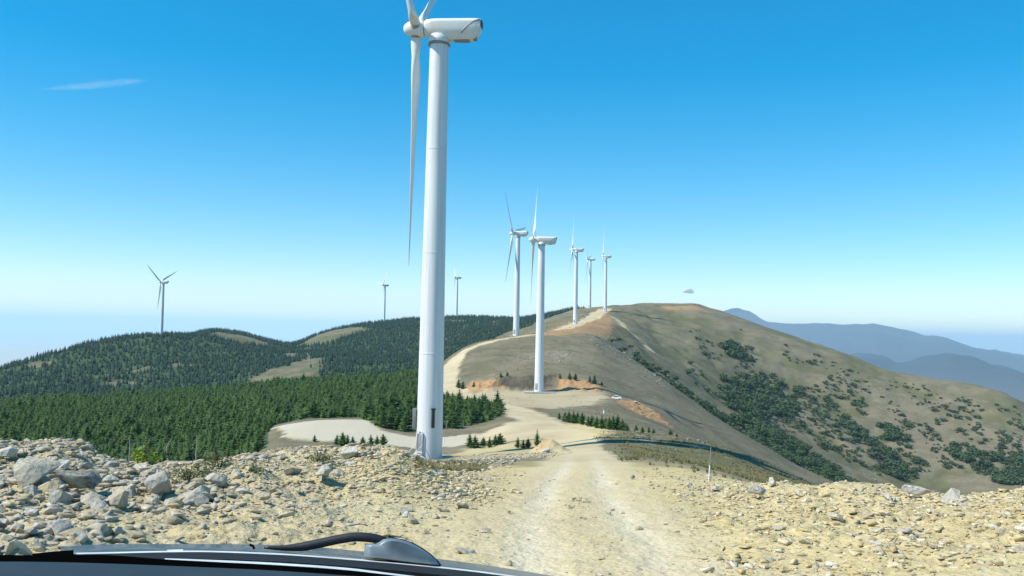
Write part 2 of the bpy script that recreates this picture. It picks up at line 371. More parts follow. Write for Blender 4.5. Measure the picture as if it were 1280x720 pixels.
# ------------------------------------------------------------------ node helpers
class NT:
    def __init__(self, mat):
        mat.use_nodes = True
        self.t = mat.node_tree
        self.n = self.t.nodes
        self.n.clear()
        self.out = self.n.new('ShaderNodeOutputMaterial')

    def new(self, typ, **kw):
        nd = self.n.new(typ)
        for k, v in kw.items():
            setattr(nd, k, v)
        return nd

    def link(self, a, b):
        self.t.links.new(a, b)

    def val(self, sock, v):
        if hasattr(v, 'links') or isinstance(v, bpy.types.NodeSocket):
            self.link(v, sock)
        else:
            sock.default_value = v

    def noise(self, vec, scale, detail=4, rough=.55, dist=0):
        nd = self.new('ShaderNodeTexNoise')
        nd.inputs['Scale'].default_value = scale
        nd.inputs['Detail'].default_value = detail
        nd.inputs['Roughness'].default_value = rough
        nd.inputs['Distortion'].default_value = dist
        if vec is not None:
            self.link(vec, nd.inputs['Vector'])
        return nd.outputs['Fac']

    def voro(self, vec, scale, feature='F1', out='Distance'):
        nd = self.new('ShaderNodeTexVoronoi', feature=feature)
        nd.inputs['Scale'].default_value = scale
        self.link(vec, nd.inputs['Vector'])
        return nd.outputs[out]

    def ramp(self, fac, stops):
        nd = self.new('ShaderNodeValToRGB')
        el = nd.color_ramp.elements
        while len(el) < len(stops):
            el.new(.5)
        for e, (p, c) in zip(el, stops):
            e.position = p
            e.color = (*c, 1) if len(c) == 3 else c
        self.link(fac, nd.inputs['Fac'])
        return nd.outputs['Color']

    def mix(self, fac, a, b, blend='MIX'):
        nd = self.new('ShaderNodeMix', data_type='RGBA', blend_type=blend)
        self.val(nd.inputs['Factor'], fac)
        for s, v in ((nd.inputs[6], a), (nd.inputs[7], b)):
            if isinstance(v, tuple):
                s.default_value = (*v, 1) if len(v) == 3 else v
            else:
                self.link(v, s)
        return nd.outputs[2]

    def math(self, op, a, b=0.0, clamp=False):
        nd = self.new('ShaderNodeMath', operation=op, use_clamp=clamp)
        self.val(nd.inputs[0], a); self.val(nd.inputs[1], b)
        return nd.outputs[0]

    def maprange(self, v, a, b, c=0.0, d=1.0):
        nd = self.new('ShaderNodeMapRange')
        self.val(nd.inputs[0], v)
        for i, q in enumerate((a, b, c, d)):
            nd.inputs[i + 1].default_value = q
        return nd.outputs[0]

    def bsdf(self, color, rough=.9, spec=.2, metal=0.0, normal=None, **kw):
        nd = self.new('ShaderNodeBsdfPrincipled')
        if isinstance(color, tuple):
            nd.inputs['Base Color'].default_value = (*color, 1)
        else:
            self.link(color, nd.inputs['Base Color'])
        self.val(nd.inputs['Roughness'], rough)
        nd.inputs['Specular IOR Level'].default_value = spec
        nd.inputs['Metallic'].default_value = metal
        if normal is not None:
            self.link(normal, nd.inputs['Normal'])
        for k, v in kw.items():
            nd.inputs[k].default_value = v
        self.link(nd.outputs[0], self.out.inputs['Surface'])
        return nd

    def bump(self, h, strength=.5, dist=.1, normal=None):
        nd = self.new('ShaderNodeBump')
        nd.inputs['Strength'].default_value = strength
        nd.inputs['Distance'].default_value = dist
        self.link(h, nd.inputs['Height'])
        if normal is not None:
            self.link(normal, nd.inputs['Normal'])
        return nd.outputs[0]

    def pos(self):
        return self.new('ShaderNodeNewGeometry').outputs['Position']

    def objco(self):
        return self.new('ShaderNodeTexCoord').outputs['Object']

    def rnd(self):
        return self.new('ShaderNodeObjectInfo').outputs['Random']

    def attr(self, name):
        nd = self.new('ShaderNodeAttribute', attribute_name=name)
        s = self.new('ShaderNodeSeparateColor')
        self.link(nd.outputs['Color'], s.inputs[0])
        return s.outputs[0], s.outputs[1], s.outputs[2], nd.outputs['Alpha']


def mat(name):
    m = bpy.data.materials.new(name)
    return m, NT(m)


# ------------------------------------------------------------------ land material
def land_material():
    m, t = mat('land')
    p = t.pos()
    gravel, soil, orange, forest = t.attr('cover_a')
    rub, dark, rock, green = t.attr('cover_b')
    far, nearm, pale, _ = t.attr('cover_c')
    n_fine = t.noise(p, 9, 6, .65)
    n_mid = t.noise(p, 1.3, 6, .6)
    n_big = t.noise(p, .12, 6, .6)
    n_huge = t.noise(p, .018, 6, .6)
    # dry grass of the hills
    dry = t.mix(n_huge, (.20, .17, .108), (.15, .136, .086))
    dry = t.mix(t.maprange(n_big, .35, .65), dry, (.225, .19, .125))
    dry = t.mix(t.math('MULTIPLY', t.maprange(t.noise(p, .05, 7, .68), .45, .62), .6), dry, (.098, .098, .055))
    dry = t.mix(t.math('MULTIPLY', t.maprange(t.noise(p, .21, 6, .7), .55, .7), .55), dry, (.27, .235, .155))
    tuft = t.maprange(t.noise(p, .55, 5, .7), .52, .68)
    dry = t.mix(t.math('MULTIPLY', tuft, .5), dry, (.10, .09, .045))
    dry = t.mix(t.math('MULTIPLY', green, .75), dry, t.mix(n_mid, (.085, .10, .035), (.15, .14, .06)))
    # stony patches
    cell = t.voro(p, .45)
    stones = t.maprange(t.math('ADD', cell, t.math('MULTIPLY', t.noise(p, 2, 3), .5)), .62, .5)
    dry = t.mix(t.math('MULTIPLY', t.math('MULTIPLY', rock, stones), .85), dry, t.mix(n_fine, (.36, .35, .31), (.24, .23, .20)))
    # soil of the bulldozed ground
    so = t.mix(n_mid, (.55, .435, .20), (.44, .335, .145))
    so = t.mix(t.maprange(n_big, .4, .62), so, (.54, .455, .25))
    so = t.mix(t.maprange(n_fine, .52, .72), so, (.61, .55, .38))
    so = t.mix(t.maprange(t.noise(p, 22, 3, .6), .60, .75), so, (.24, .19, .11))
    rb = t.mix(n_mid, (.44, .37, .22), (.34, .30, .21))
    rb = t.mix(t.maprange(n_fine, .45, .7), rb, (.48, .43, .31))
    so = t.mix(t.math('MULTIPLY', rub, t.maprange(n_mid, .2, .6)), so, rb)
    c = t.mix(soil, dry, so)
    orc = t.mix(n_mid, (.40, .205, .085), (.46, .30, .15))
    c = t.mix(t.math('MULTIPLY', orange, .9), c, orc)
    ff = t.mix(n_mid, (.04, .08, .034), (.065, .10, .045))
    c = t.mix(forest, c, ff)
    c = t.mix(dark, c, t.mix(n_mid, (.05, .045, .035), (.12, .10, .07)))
    gr = t.mix(n_mid, (.53, .445, .275), (.59, .51, .345))
    gr = t.mix(t.maprange(n_big, .4, .65), gr, (.47, .37, .215))
    gr = t.mix(t.maprange(n_fine, .58, .72), gr, (.40, .33, .22))
    gr = t.mix(t.math('MULTIPLY', pale, t.maprange(n_big, .35, .6, .35, .85)), gr, t.mix(n_mid, (.49, .45, .36), (.57, .53, .44)))
    gsoil = t.mix(t.maprange(n_mid, .35, .65), gr, so)
    gr = t.mix(t.math('MULTIPLY', soil, .75), gr, gsoil)
    gr = t.mix(t.math('MULTIPLY', nearm, .8), gr, t.mix(n_mid, (.58, .51, .37), (.65, .59, .45)))
    c = t.mix(t.math('MULTIPLY', gravel, .92), c, gr)
    farc = t.mix(t.noise(p, .0016, 7, .65), (.014, .028, .042), (.045, .056, .07))  # haze blue put into the base colour of the distant slopes
    farc = t.mix(pale, farc, t.mix(t.noise(p, .0007, 6, .6), (.52, .46, .38), (.45, .42, .36)))  # plain painted pale and warm to carry the brightness of the haze
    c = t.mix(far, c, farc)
    b1 = t.bump(t.noise(p, 2.6, 5, .55), .4, .2)
    b2 = t.bump(t.math('ADD', t.noise(p, 17, 3, .55), t.math('MULTIPLY', t.voro(p, 13), .6)), .55, .045, b1)
    t.bsdf(c, .95, .1, 0, b2)
    return m


LAND = land_material()

# ------------------------------------------------------------------ land meshes, one per kind of ground, cut from the same survey grid
pts3 = np.stack([X, Y, Z], -1)
du = np.gradient(pts3, axis=0); dv = np.gradient(pts3, axis=1)
NRM = np.cross(du, dv)
NRM /= np.linalg.norm(NRM, axis=-1, keepdims=True) + 1e-12
NRM *= np.sign(NRM[..., 2:3])
CA = np.stack([m_gravel, m_soil, m_orange, m_forest], -1)
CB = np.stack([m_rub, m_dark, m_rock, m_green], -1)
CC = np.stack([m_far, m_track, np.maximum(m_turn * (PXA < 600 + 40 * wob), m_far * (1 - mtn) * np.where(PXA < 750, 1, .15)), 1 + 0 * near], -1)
vid = np.arange(NA * NR).reshape(NA, NR)
quads = np.stack([vid[:-1, :-1], vid[1:, :-1], vid[1:, 1:], vid[:-1, 1:]], -1).reshape(-1, 4)


def facec(a):
    return (a[:-1, :-1] + a[1:, :-1] + a[1:, 1:] + a[:-1, 1:]).reshape(-1) / 4


fr = facec(Rg); fz = facec(Z)
fg = facec(np.maximum.reduce([m_road, m_turn])) > .5
fpx = facec(PXA)
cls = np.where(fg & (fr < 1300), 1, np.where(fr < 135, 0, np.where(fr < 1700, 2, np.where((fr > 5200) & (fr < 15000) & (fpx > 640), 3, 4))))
cls = np.where((cls == 2) & (fr > 400) & (fpx < np.interp(fr, bd_r, bd_p)), 5, cls)
flatP = pts3.reshape(-1, 3); flatN = NRM.reshape(-1, 3)


def land(name, sel):
    q = quads[sel]
    used, inv = np.unique(q, return_inverse=True)
    inv = inv.reshape(q.shape)
    me = bpy.data.meshes.new(name)
    me.vertices.add(len(used)); me.vertices.foreach_set('co', flatP[used].ravel())
    me.loops.add(q.size); me.loops.foreach_set('vertex_index', inv.ravel().astype(np.int32))
    me.polygons.add(len(q)); me.polygons.foreach_set('loop_start', (np.arange(len(q)) * 4).astype(np.int32))
    me.polygons.foreach_set('use_smooth', np.ones(len(q), bool))
    me.update(calc_edges=True)
    for nm, arr in (('cover_a', CA), ('cover_b', CB), ('cover_c', CC)):
        at = me.attributes.new(nm, 'FLOAT_COLOR', 'POINT')
        at.data.foreach_set('color', arr.reshape(-1, 4)[used].astype(np.float32).ravel())
    me.normals_split_custom_set_from_vertices(flatN[used])
    me.materials.append(LAND)
    o = bpy.data.objects.new(name, me)
    COL.objects.link(o)
    o['kind'] = 'structure'
    return o


LABELS = {'ground': 'bulldozed yellow stony ground around the car', 'dirt_road': 'pale dirt road winding along the ridge past the turbines', 'hillside': 'dry brown grassy ridge and hillside with dark bushes',
          'wooded_hills': 'dark pine covered hills left of the ridge', 'mountains': 'distant blue mountain ridge in haze', 'plain': 'low hazy plain beyond the hills'}
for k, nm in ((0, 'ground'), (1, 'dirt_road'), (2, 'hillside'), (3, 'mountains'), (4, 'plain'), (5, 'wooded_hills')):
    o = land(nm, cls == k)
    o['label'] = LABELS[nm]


# ------------------------------------------------------------------ object helpers
def tag(o, label=None, cat=None, group=None, kind=None):
    if label: o['label'] = label
    if cat: o['category'] = cat
    if group: o['group'] = group
    if kind: o['kind'] = kind
    return o


def empty(name, loc, rz=0, sc=1):
    o = bpy.data.objects.new(name, None)
    COL.objects.link(o)
    o.location = loc; o.rotation_euler = (0, 0, rz); o.scale = (sc, sc, sc)
    o.empty_display_size = .2
    return o


def link(name, me, parent=None, material=None):
    o = bpy.data.objects.new(name, me)
    COL.objects.link(o)
    if material is not None and not me.materials:
        me.materials.append(material)
    if parent is not None:
        o.parent = parent
    return o


def bmesh_to(name, bm, material=None, smooth=True, angle=None):
    bmesh.ops.recalc_face_normals(bm, faces=bm.faces)
    for f in bm.faces:
        f.smooth = smooth
    if smooth and angle is not None:
        for e in bm.edges:
            if len(e.link_faces) == 2 and e.calc_face_angle(0) > angle:
                e.smooth = False
    me = bpy.data.meshes.new(name)
    bm.to_mesh(me); bm.free()
    if material is not None:
        me.materials.append(material)
    return me


def loft(bm, rings, close=True, cap=True):
    vs = [[bm.verts.new(p) for p in r] for r in rings]
    n = len(rings[0])
    for a, b in zip(vs[:-1], vs[1:]):
        for i in range(n if close else n - 1):
            j = (i + 1) % n
            bm.faces.new((a[i], a[j], b[j], b[i]))
    if cap and close:
        bm.faces.new(vs[0]); bm.faces.new(vs[-1])
    return vs


def lathe(bm, prof, n=24, axis='z', off=(0, 0, 0)):
    rings = []
    for (h, r) in prof:
        ring = []
        for i in range(n):
            a = 2 * PI * i / n
            c, s = r * math.cos(a), r * math.sin(a)
            p = (c, s, h) if axis == 'z' else (h, c, s)
            ring.append((p[0] + off[0], p[1] + off[1], p[2] + off[2]))
        rings.append(ring)
    return loft(bm, rings)


def box(bm, c, s, bev=0.0):
    res = bmesh.ops.create_cube(bm, size=1)
    vs = res['verts']
    for v in vs:
        v.co = Vector((c[0] + v.co.x * s[0], c[1] + v.co.y * s[1], c[2] + v.co.z * s[2]))
    if bev:
        es = {e for v in vs for e in v.link_edges}
        bmesh.ops.bevel(bm, geom=list(es), offset=bev, segments=2, affect='EDGES', profile=.6)


def tube(bm, pts, rad, n=10):
    rings = []
    m = len(pts)
    for k, p in enumerate(pts):
        p = Vector(p)
        d = (Vector(pts[min(k + 1, m - 1)]) - Vector(pts[max(k - 1, 0)])).normalized()
        a = d.cross(Vector((0, 0, 1)))
        if a.length < .05:
            a = d.cross(Vector((1, 0, 0)))
        a.normalize(); b = d.cross(a)
        r = rad[k] if isinstance(rad, (list, tuple)) else rad
        rings.append([p + (a * math.cos(2 * PI * i / n) + b * math.sin(2 * PI * i / n)) * r for i in range(n)])
    loft(bm, rings)


def ground_point(x, y):
    return Vector((x, y, float(height(x, y))))


# ------------------------------------------------------------------ wind turbines
def paint(name, col, rough=.4, var=.06, spec=.4, scale=.5):
    m, t = mat(name)
    p = t.objco()
    n = t.noise(p, scale, 5, .6)
    c = t.mix(t.maprange(n, .35, .7), col, tuple(max(0, v * (1 - var)) for v in col))
    t.bsdf(c, rough, spec)
    return m


def tower_paint():
    m, t = mat('tower_paint')
    p = t.objco()
    mp = t.new('ShaderNodeMapping'); mp.inputs['Scale'].default_value = (2.2, 2.2, .06)
    t.link(p, mp.inputs[0])
    st = t.noise(mp.outputs[0], 1.4, 5, .6)
    c = t.mix(t.maprange(st, .45, .75), (.75, .76, .75), (.585, .59, .57))
    c = t.mix(t.maprange(t.noise(p, .35, 5, .65), .55, .75), c, (.68, .68, .655))
    t.bsdf(c, .38, .4)
    return m


TOWER = tower_paint()
WHITE = paint('turbine_white', (.78, .78, .76), .35, .07)
BLADEM = paint('blade_white', (.76, .76, .73), .35, .1, .4, .25)
DARKP = paint('dark_fitting', (.05, .055, .06), .5, .3)
GREYP = paint('grey_fitting', (.28, .29, .29), .5, .2)


def concrete_mat():
    m, t = mat('concrete')
    p = t.pos()
    c = t.mix(t.noise(p, 1.2, 6, .6), (.45, .43, .38), (.34, .33, .29))
    t.bsdf(c, .9, .15, 0, t.bump(t.noise(p, 12, 5), .3, .03))
    return m


CONC = concrete_mat()

HUB_Z = 49.6
TOWER_TOP = 48.0


def tower_mesh():
    bm = bmesh.new()
    prof = [(-1.0, 1.52), (0, 1.52), (.02, 1.56), (.16, 1.56), (.18, 1.515)]
    for z in np.linspace(1, 47.6, 14):
        prof.append((z, 1.515 - (1.515 - 1.08) * (z / 48)))
    seams = [12, 23.5, 35.5]
    prof2 = []
    for h, r in prof:
        prof2.append((h, r))
    for s in seams:
        r = 1.515 - (1.515 - 1.08) * (s / 48)
        prof2 += [(s - .10, r), (s - .09, r + .018), (s + .09, r + .016), (s + .10, r - .002)]
    prof2.sort()
    prof2.append((TOWER_TOP, 1.08))
    lathe(bm, prof2, 56)
    return bmesh_to('tower', bm, TOWER, True, R_(35))


def nacelle_mesh():
    # nose end at x=-1.7, tail at x=+4.9, z about the shaft
    bm = bmesh.new()
    secs = [(-1.75, .85, -.7, .85, .6), (-1.55, .98, -.85, 1.0, .75), (-.6, 1.08, -1.12, 1.08, .82), (.8, 1.12, -1.3, 1.12, .85), (2.2, 1.16, -1.28, 1.12, .85), (3.6, 1.22, -1.22, 1.08, .8), (4.3, 1.26, -1.12, 1.0, .7), (4.85, 1.22, -.35, .9, .6)]
    rings = []
    for (x, zt, zb, wt, wb) in secs:
        ring = []
        pts = [(-wt, zt - .35), (-wt + .35, zt), (wt - .35, zt), (wt, zt - .35), (wt * 1.0, .1), (wb, zb + .35), (wb - .35, zb), (-wb + .35, zb), (-wb, zb + .35), (-wt, .1)]
        for (y, z) in pts:
            ring.append((x, y, z))
        rings.append(ring)
    loft(bm, rings)
    bmesh.ops.bevel(bm, geom=list(bm.edges), offset=.07, segments=2, affect='EDGES', clamp_overlap=True)
    return bmesh_to('nacelle', bm, WHITE, True, R_(38))


def hub_mesh():
    bm = bmesh.new()
    prof = [(-1.65, .02), (-1.6, .28), (-1.42, .55), (-1.1, .78), (-.7, .92), (-.2, .99), (.5, 1.0), (.75, .95), (.85, .85)]
    lathe(bm, prof, 28, 'x')
    return bmesh_to('hub', bm, WHITE, True, R_(50))


def blade_mesh():
    """points along +z from the shaft; leading edge towards +y; thin along x; pitched near feather as the machines idle"""
    bm = bmesh.new()
    L = 25.3
    st = [(.7, .64, 1.9, 0), (1.2, .7, 1.8, 0), (1.9, .85, 1.35, 8), (2.8, 1.2, .85, 18), (4.0, 1.85, .5, 20), (5.2, 2.1, .38, 17), (7, 1.95, .30, 13), (9.5, 1.7, .26, 10), (12.5, 1.42, .235, 7), (16, 1.1, .21, 5), (19.5, .82, .2, 3), (22.5, .58, .19, 2), (24.4, .36, .19, 1), (25.1, .18, .2, 0), (L, .05, .3, 0)]
    rings = []
    n = 18
    for (z, c, tk, tw) in st:
        ring = []
        for i in range(n):
            a = 2 * PI * i / n
            u = .5 + .5 * math.cos(a)                                  # 1 = leading edge
            circ = max(0, min(1, (tk - .5) / .8))
            th = math.sin(a) * .5 * min(tk, 1.75 if z < 1.5 else tk) * c * (circ + (1 - circ) * (1.25 * math.sqrt(max(u, 0)) * .0 + (.25 + .9 * u)))
            yy = (u - (.5 * circ + .68 * (1 - circ))) * c
            ang = R_(tw * .8 + 3) * (1 - circ)
            x = th * math.cos(ang) - yy * math.sin(ang); y = th * math.sin(ang) + yy * math.cos(ang)
            pre = -.012 * max(0, z - 5) * 0
            ring.append((x + pre, y, z))
        rings.append(ring)
    loft(bm, rings)
    return bmesh_to('blade', bm, BLADEM, True, R_(60))


ME_T, ME_N, ME_H, ME_B = tower_mesh(), nacelle_mesh(), hub_mesh(), blade_mesh()


def yaw_ring_mesh():
    bm = bmesh.new()
    lathe(bm, [(0, 1.12), (.04, 1.3), (.14, 1.3), (.18, 1.2), (.34, 1.16)], 40)
    return bmesh_to('yaw_ring', bm, GREYP, True, R_(40))


def vent_mesh():
    bm = bmesh.new()
    box(bm, (4.88, 0, .72), (.22, 1.35, .7), .08)
    return bmesh_to('tail_vent', bm, DARKP, True, R_(40))


def hatch_mesh():
    bm = bmesh.new()
    box(bm, (2.7, 0, -1.27), (1.8, .9, .16), .05)
    box(bm, (4.25, 0, -1.02), (.45, .8, .3), .08)
    return bmesh_to('underside_hatch', bm, GREYP, True, R_(40))


def skirt_mesh():
    bm = bmesh.new()
    lathe(bm, [(-1.62, 1.22), (-1.45, 1.28), (-1.1, 1.25), (-.7, 1.02)], 32)
    return bmesh_to('bed_fairing', bm, WHITE, True, R_(40))


def tailrib_mesh(s):
    bm = bmesh.new()
    if True:
        pts = []
        for k in range(9):
            t = k / 8
            pts.append((2.7 + 2.1 * t, s * (1.09 - .16 * t), -.62 + 1.6 * math.sin(t * PI / 2)))
        tube(bm, pts, .09, 8)
    return bmesh_to('tail_rib', bm, GREYP, True)


ME_Y, ME_V, ME_HA, ME_S, ME_R = yaw_ring_mesh(), vent_mesh(), hatch_mesh(), skirt_mesh(), (tailrib_mesh(-1), tailrib_mesh(1))
bm = bmesh.new(); lathe(bm, [(-.05, .6), (.0, .63), (.14, .63), (.16, .6)], 24, 'z', (0, 0, .72))
ME_BC = bmesh_to('blade_collar', bm, GREYP, True, R_(40))
bm = bmesh.new(); box(bm, (0, 0, 0), (.9, .10, 2.1), .04); ME_D = bmesh_to('door', bm, GREYP, True, R_(40))


def found_mesh():
    bm = bmesh.new()
    lathe(bm, [(-1.5, 3.2), (.10, 3.2), (.16, 3.12), (.165, 1.5)], 40)
    return bmesh_to('foundation', bm, CONC, True, R_(30))


ME_F = found_mesh()


def turbine(base, psi, ang, label, bl=1.0):
    """psi: degrees by which the nose turns from straight left towards the camera; ang: clock angle of the first blade"""
    root = empty('wind_turbine', base, 0)
    tag(root, label, 'wind turbine', 'wind turbines along the ridge')
    link('tower', ME_T, root)
    f = link('foundation', ME_F, root)
    yawm = Matrix.Rotation(R_(psi), 4, 'Z')
    hubm = yawm @ Matrix.Translation((0, 0, HUB_Z)) @ Matrix.Rotation(R_(2.2), 4, 'Y')
    yr = link('yaw_ring', ME_Y, root); yr.matrix_local = Matrix.Translation((0, 0, TOWER_TOP - .32))
    n = link('nacelle', ME_N, root); n.matrix_local = hubm
    for nm, me in (('tail_vent', ME_V), ('underside_hatch', ME_HA), ('bed_fairing', ME_S), ('tail_rib', ME_R[0]), ('tail_rib', ME_R[1])):
        link(nm, me, n)
    h = link('hub', ME_H, root); h.matrix_local = hubm @ Matrix.Translation((-2.65, 0, 0))
    for k in range(3):
        b = link('blade', ME_B, root)
        # clock angle as seen with the nose to the left: positive = away from the viewer
        b.matrix_local = hubm @ Matrix.Translation((-2.75, 0, 0)) @ Matrix.Rotation(-R_(ang + 120 * k), 4, 'X') @ Matrix.Diagonal((1, 1, bl, 1))
        link('blade_collar', ME_BC, b)
    d = link('door', ME_D, root)
    d.matrix_local = Matrix.Rotation(R_(-62), 4, 'Z') @ Matrix.Translation((0, -1.5, 1.75)) if False else Matrix.Rotation(R_(-38), 4, 'Z') @ Matrix.Translation((0, -1.47, 1.9))
    return root


def tp(px, py, r):
    p = P(px, py, r)
    return ground_point(p.x, p.y)


b0 = tp(536, 575, 102)
T1 = turbine(b0, -6, -68, 'huge nearest turbine standing behind the rubble, cropped at the top', 1.10)
T2 = turbine(tp(673.5, 492, 276), -3, 33, 'second nearest turbine, on the concrete pad before the orange cut bank', .93)
T2.scale = (.95, .95, .955)
T3 = turbine(tp(645, 421, 428), -16, -43, 'turbine on the knoll rim, just behind the one on the concrete pad')
T4 = turbine(tp(719, 406, 590), -7, -12, 'turbine on the orange dirt saddle below the ridge top')
T5 = turbine(tp(737, 388, 900), -14, -44, 'smaller one of the two turbines where the road reaches the ridge top')
T6 = turbine(tp(756.5, 386, 800), -6, -10, 'last turbine before the bare summit, tallest of the pair on the ridge top')
T7 = turbine(tp(201.5, 421, 844), -14, -56, 'lone turbine with a Y of blades on the dark wooded hill')
T8 = turbine(tp(480, 405, 1156), 25, -40, 'tiny far turbine on the wooded ridge just left of the huge tower')
T9 = turbine(tp(570.5, 398, 1085), 10, -70, 'tiny far turbine on the wooded ridge just right of the huge tower')

# fittings of the nearest tower
bm = bmesh.new(); box(bm, (0, 0, 0), (.42, .42, 2.3), .05); me = bmesh_to('control_cabinet', bm, GREYP, True, R_(40))
o = link('control_cabinet', me, T1); o.location = (-1.72, -.35, 4.6); tag(o, 'grey cabinet bolted to the sunlit side of the tower')
bm = bmesh.new(); box(bm, (0, 0, 0), (.36, .30, 2.0), .05); box(bm, (0, -.1, 1.1), (.5, .3, .18), .03); me = bmesh_to('vent_box', bm, DARKP, True, R_(40))
o = link('vent_box', me, T1); o.matrix_local = Matrix.Rotation(R_(18), 4, 'Z') @ Matrix.Translation((0, -1.58, 4.7))
bm = bmesh.new()
for k in range(6):
    box(bm, (0, -.27 * k, -.2 * k), (1.0, .28, .05), 0)
for s in (-.5, .5):
    tube(bm, [(s, .1, .95), (s, -1.5, -.2), (s, -1.5, -1.2)], .03, 6)
    tube(bm, [(s, .1, .05), (s, -1.5, -1.15)], .04, 6)
me = bmesh_to('entrance_steps', bm, WHITE, False)
o = link('entrance_steps', me, T1); o.matrix_local = Matrix.Rotation(R_(-38), 4, 'Z') @ Matrix.Translation((0, -1.62, .95))
bm = bmesh.new()
pts = [(-.45, 0, 0), (-.45, 0, 2.0)] + [(-.45 + .45 * (1 - math.cos(a)), 0, 2.0 + .45 * math.sin(a)) for a in np.linspace(.2, PI - .2, 8)] + [(.45, 0, 2.0), (.45, 0, 0)]
tube(bm, pts, .06, 8)
me = bmesh_to('door_rail', bm, WHITE)
o = link('door_rail', me, T1); o.matrix_local = Matrix.Rotation(R_(-38), 4, 'Z') @ Matrix.Translation((0, -1.62, .9))

# concrete slab of the second pad
p = T2.location
bm = bmesh.new(); box(bm, (0, 0, 0), (9.5, 6, .5), .05)
o = link('concrete_pad', bmesh_to('concrete_pad', bm, CONC, True, R_(30)))
o.location = (p.x + .2, p.y - .6, p.z + .05); tag(o, 'pale concrete slab at the foot of the second turbine', 'slab')

# ------------------------------------------------------------------ stones
def rock_material(name, cols, moss=None):
    m, t = mat(name)
    p = t.objco(); r = t.rnd()
    pw = t.pos()
    c = t.ramp(r, [(i / (len(cols) - 1), c) for i, c in enumerate(cols)])
    n = t.noise(pw, 3.5, 6, .65)
    c = t.mix(t.maprange(n, .42, .62), c, t.mix(r, (.52, .46, .30), (.40, .385, .34)))
    c = t.mix(t.maprange(t.noise(pw, 14, 5, .7), .55, .75), c, (.20, .19, .165))
    c = t.mix(t.maprange(t.noise(pw, 30, 4, .7), .5, .8), c, (.50, .47, .38))
    b = t.bump(t.math('ADD', t.noise(pw, 7, 8, .72), t.math('MULTIPLY', t.voro(pw, 11), .5)), .8, .09)
    t.bsdf(c, .92, .15, 0, b)
    return m


ROCK_GREY = rock_material('rock_grey', [(.30, .29, .26), (.43, .415, .36), (.50, .46, .35), (.39, .385, .36), (.48, .45, .37)])
ROCK_PALE = rock_material('rock_pale', [(.55, .53, .47), (.48, .45, .38), (.58, .56, .52)])
ROCK_BUFF = rock_material('rock_buff', [(.50, .40, .22), (.44, .36, .21), (.54, .47, .32), (.40, .34, .22)])
ROCK_DARK = rock_material('rock_dark', [(.12, .12, .115), (.17, .165, .15)])


def boulder_mesh(seed, npts=15, detail=2, flat=(1, .85, .7)):
    rs = random.Random(seed)
    bm = bmesh.new()
    for _ in range(npts):
        v = Vector((rs.gauss(0, 1), rs.gauss(0, 1), rs.gauss(0, 1))).normalized() * rs.uniform(.42, .55)
        bm.verts.new((v.x * flat[0], v.y * flat[1], v.z * flat[2]))
    res = bmesh.ops.convex_hull(bm, input=bm.verts)
    bmesh.ops.delete(bm, geom=[g for g in res['geom_interior'] if isinstance(g, bmesh.types.BMVert)], context='VERTS')
    loose = [v for v in bm.verts if not v.link_faces]
    bmesh.ops.delete(bm, geom=loose, context='VERTS')
    bmesh.ops.bevel(bm, geom=list(bm.edges), offset=.022, segments=1, affect='EDGES', clamp_overlap=True)
    bmesh.ops.triangulate(bm, faces=bm.faces)
    if detail:
        bmesh.ops.subdivide_edges(bm, edges=list(bm.edges), cuts=detail, use_grid_fill=True)
        bmesh.ops.triangulate(bm, faces=bm.faces)
        co = np.array([v.co[:] for v in bm.verts])
        d = fbm(co[:, 0] * 4 + seed, co[:, 1] * 4 + co[:, 2] * 3.7, seed, 4, .65) * .036
        for v, k in zip(bm.verts, d):
            v.co += v.co.normalized() * k
    me = bmesh_to('boulder', bm, None, True, R_(24))
    return me


BIG = [boulder_mesh(100 + i, 10 + i % 4, 2, ((1, .85, .72), (1, .8, .55), (1, .9, .85))[i % 3]) for i in range(10)]
SLAB = [boulder_mesh(200 + i, 13, 2, (1, .8, .33)) for i in range(4)]


def mesh_with(me, m, cache={}):
    key = (me.name, m.name)
    if key not in cache:
        c = me.copy(); c.materials.clear(); c.materials.append(m)
        cache[key] = c
    return cache[key]


def stone(px, py, wpx, me, m, label, rmin=5, group=None, name='boulder', sq=1.0, rz=None, sink=.18, cat='rock', hs=None):
    p = hit(px, py, rmin)
    r = p.xy.length
    s = wpx / F * r
    o = link(name, mesh_with(me, m))
    o.location = p + Vector((0, 0, s * (.32 * sq - sink * .5)))
    o.scale = (s, s, s * sq)
    rs = random.Random(int(px * 7 + py * 13))
    o.rotation_euler = (rs.uniform(-.3, .3), rs.uniform(-.3, .3), rs.uniform(0, 6.28) if rz is None else rz)
    tag(o, label, cat, group)
    return o


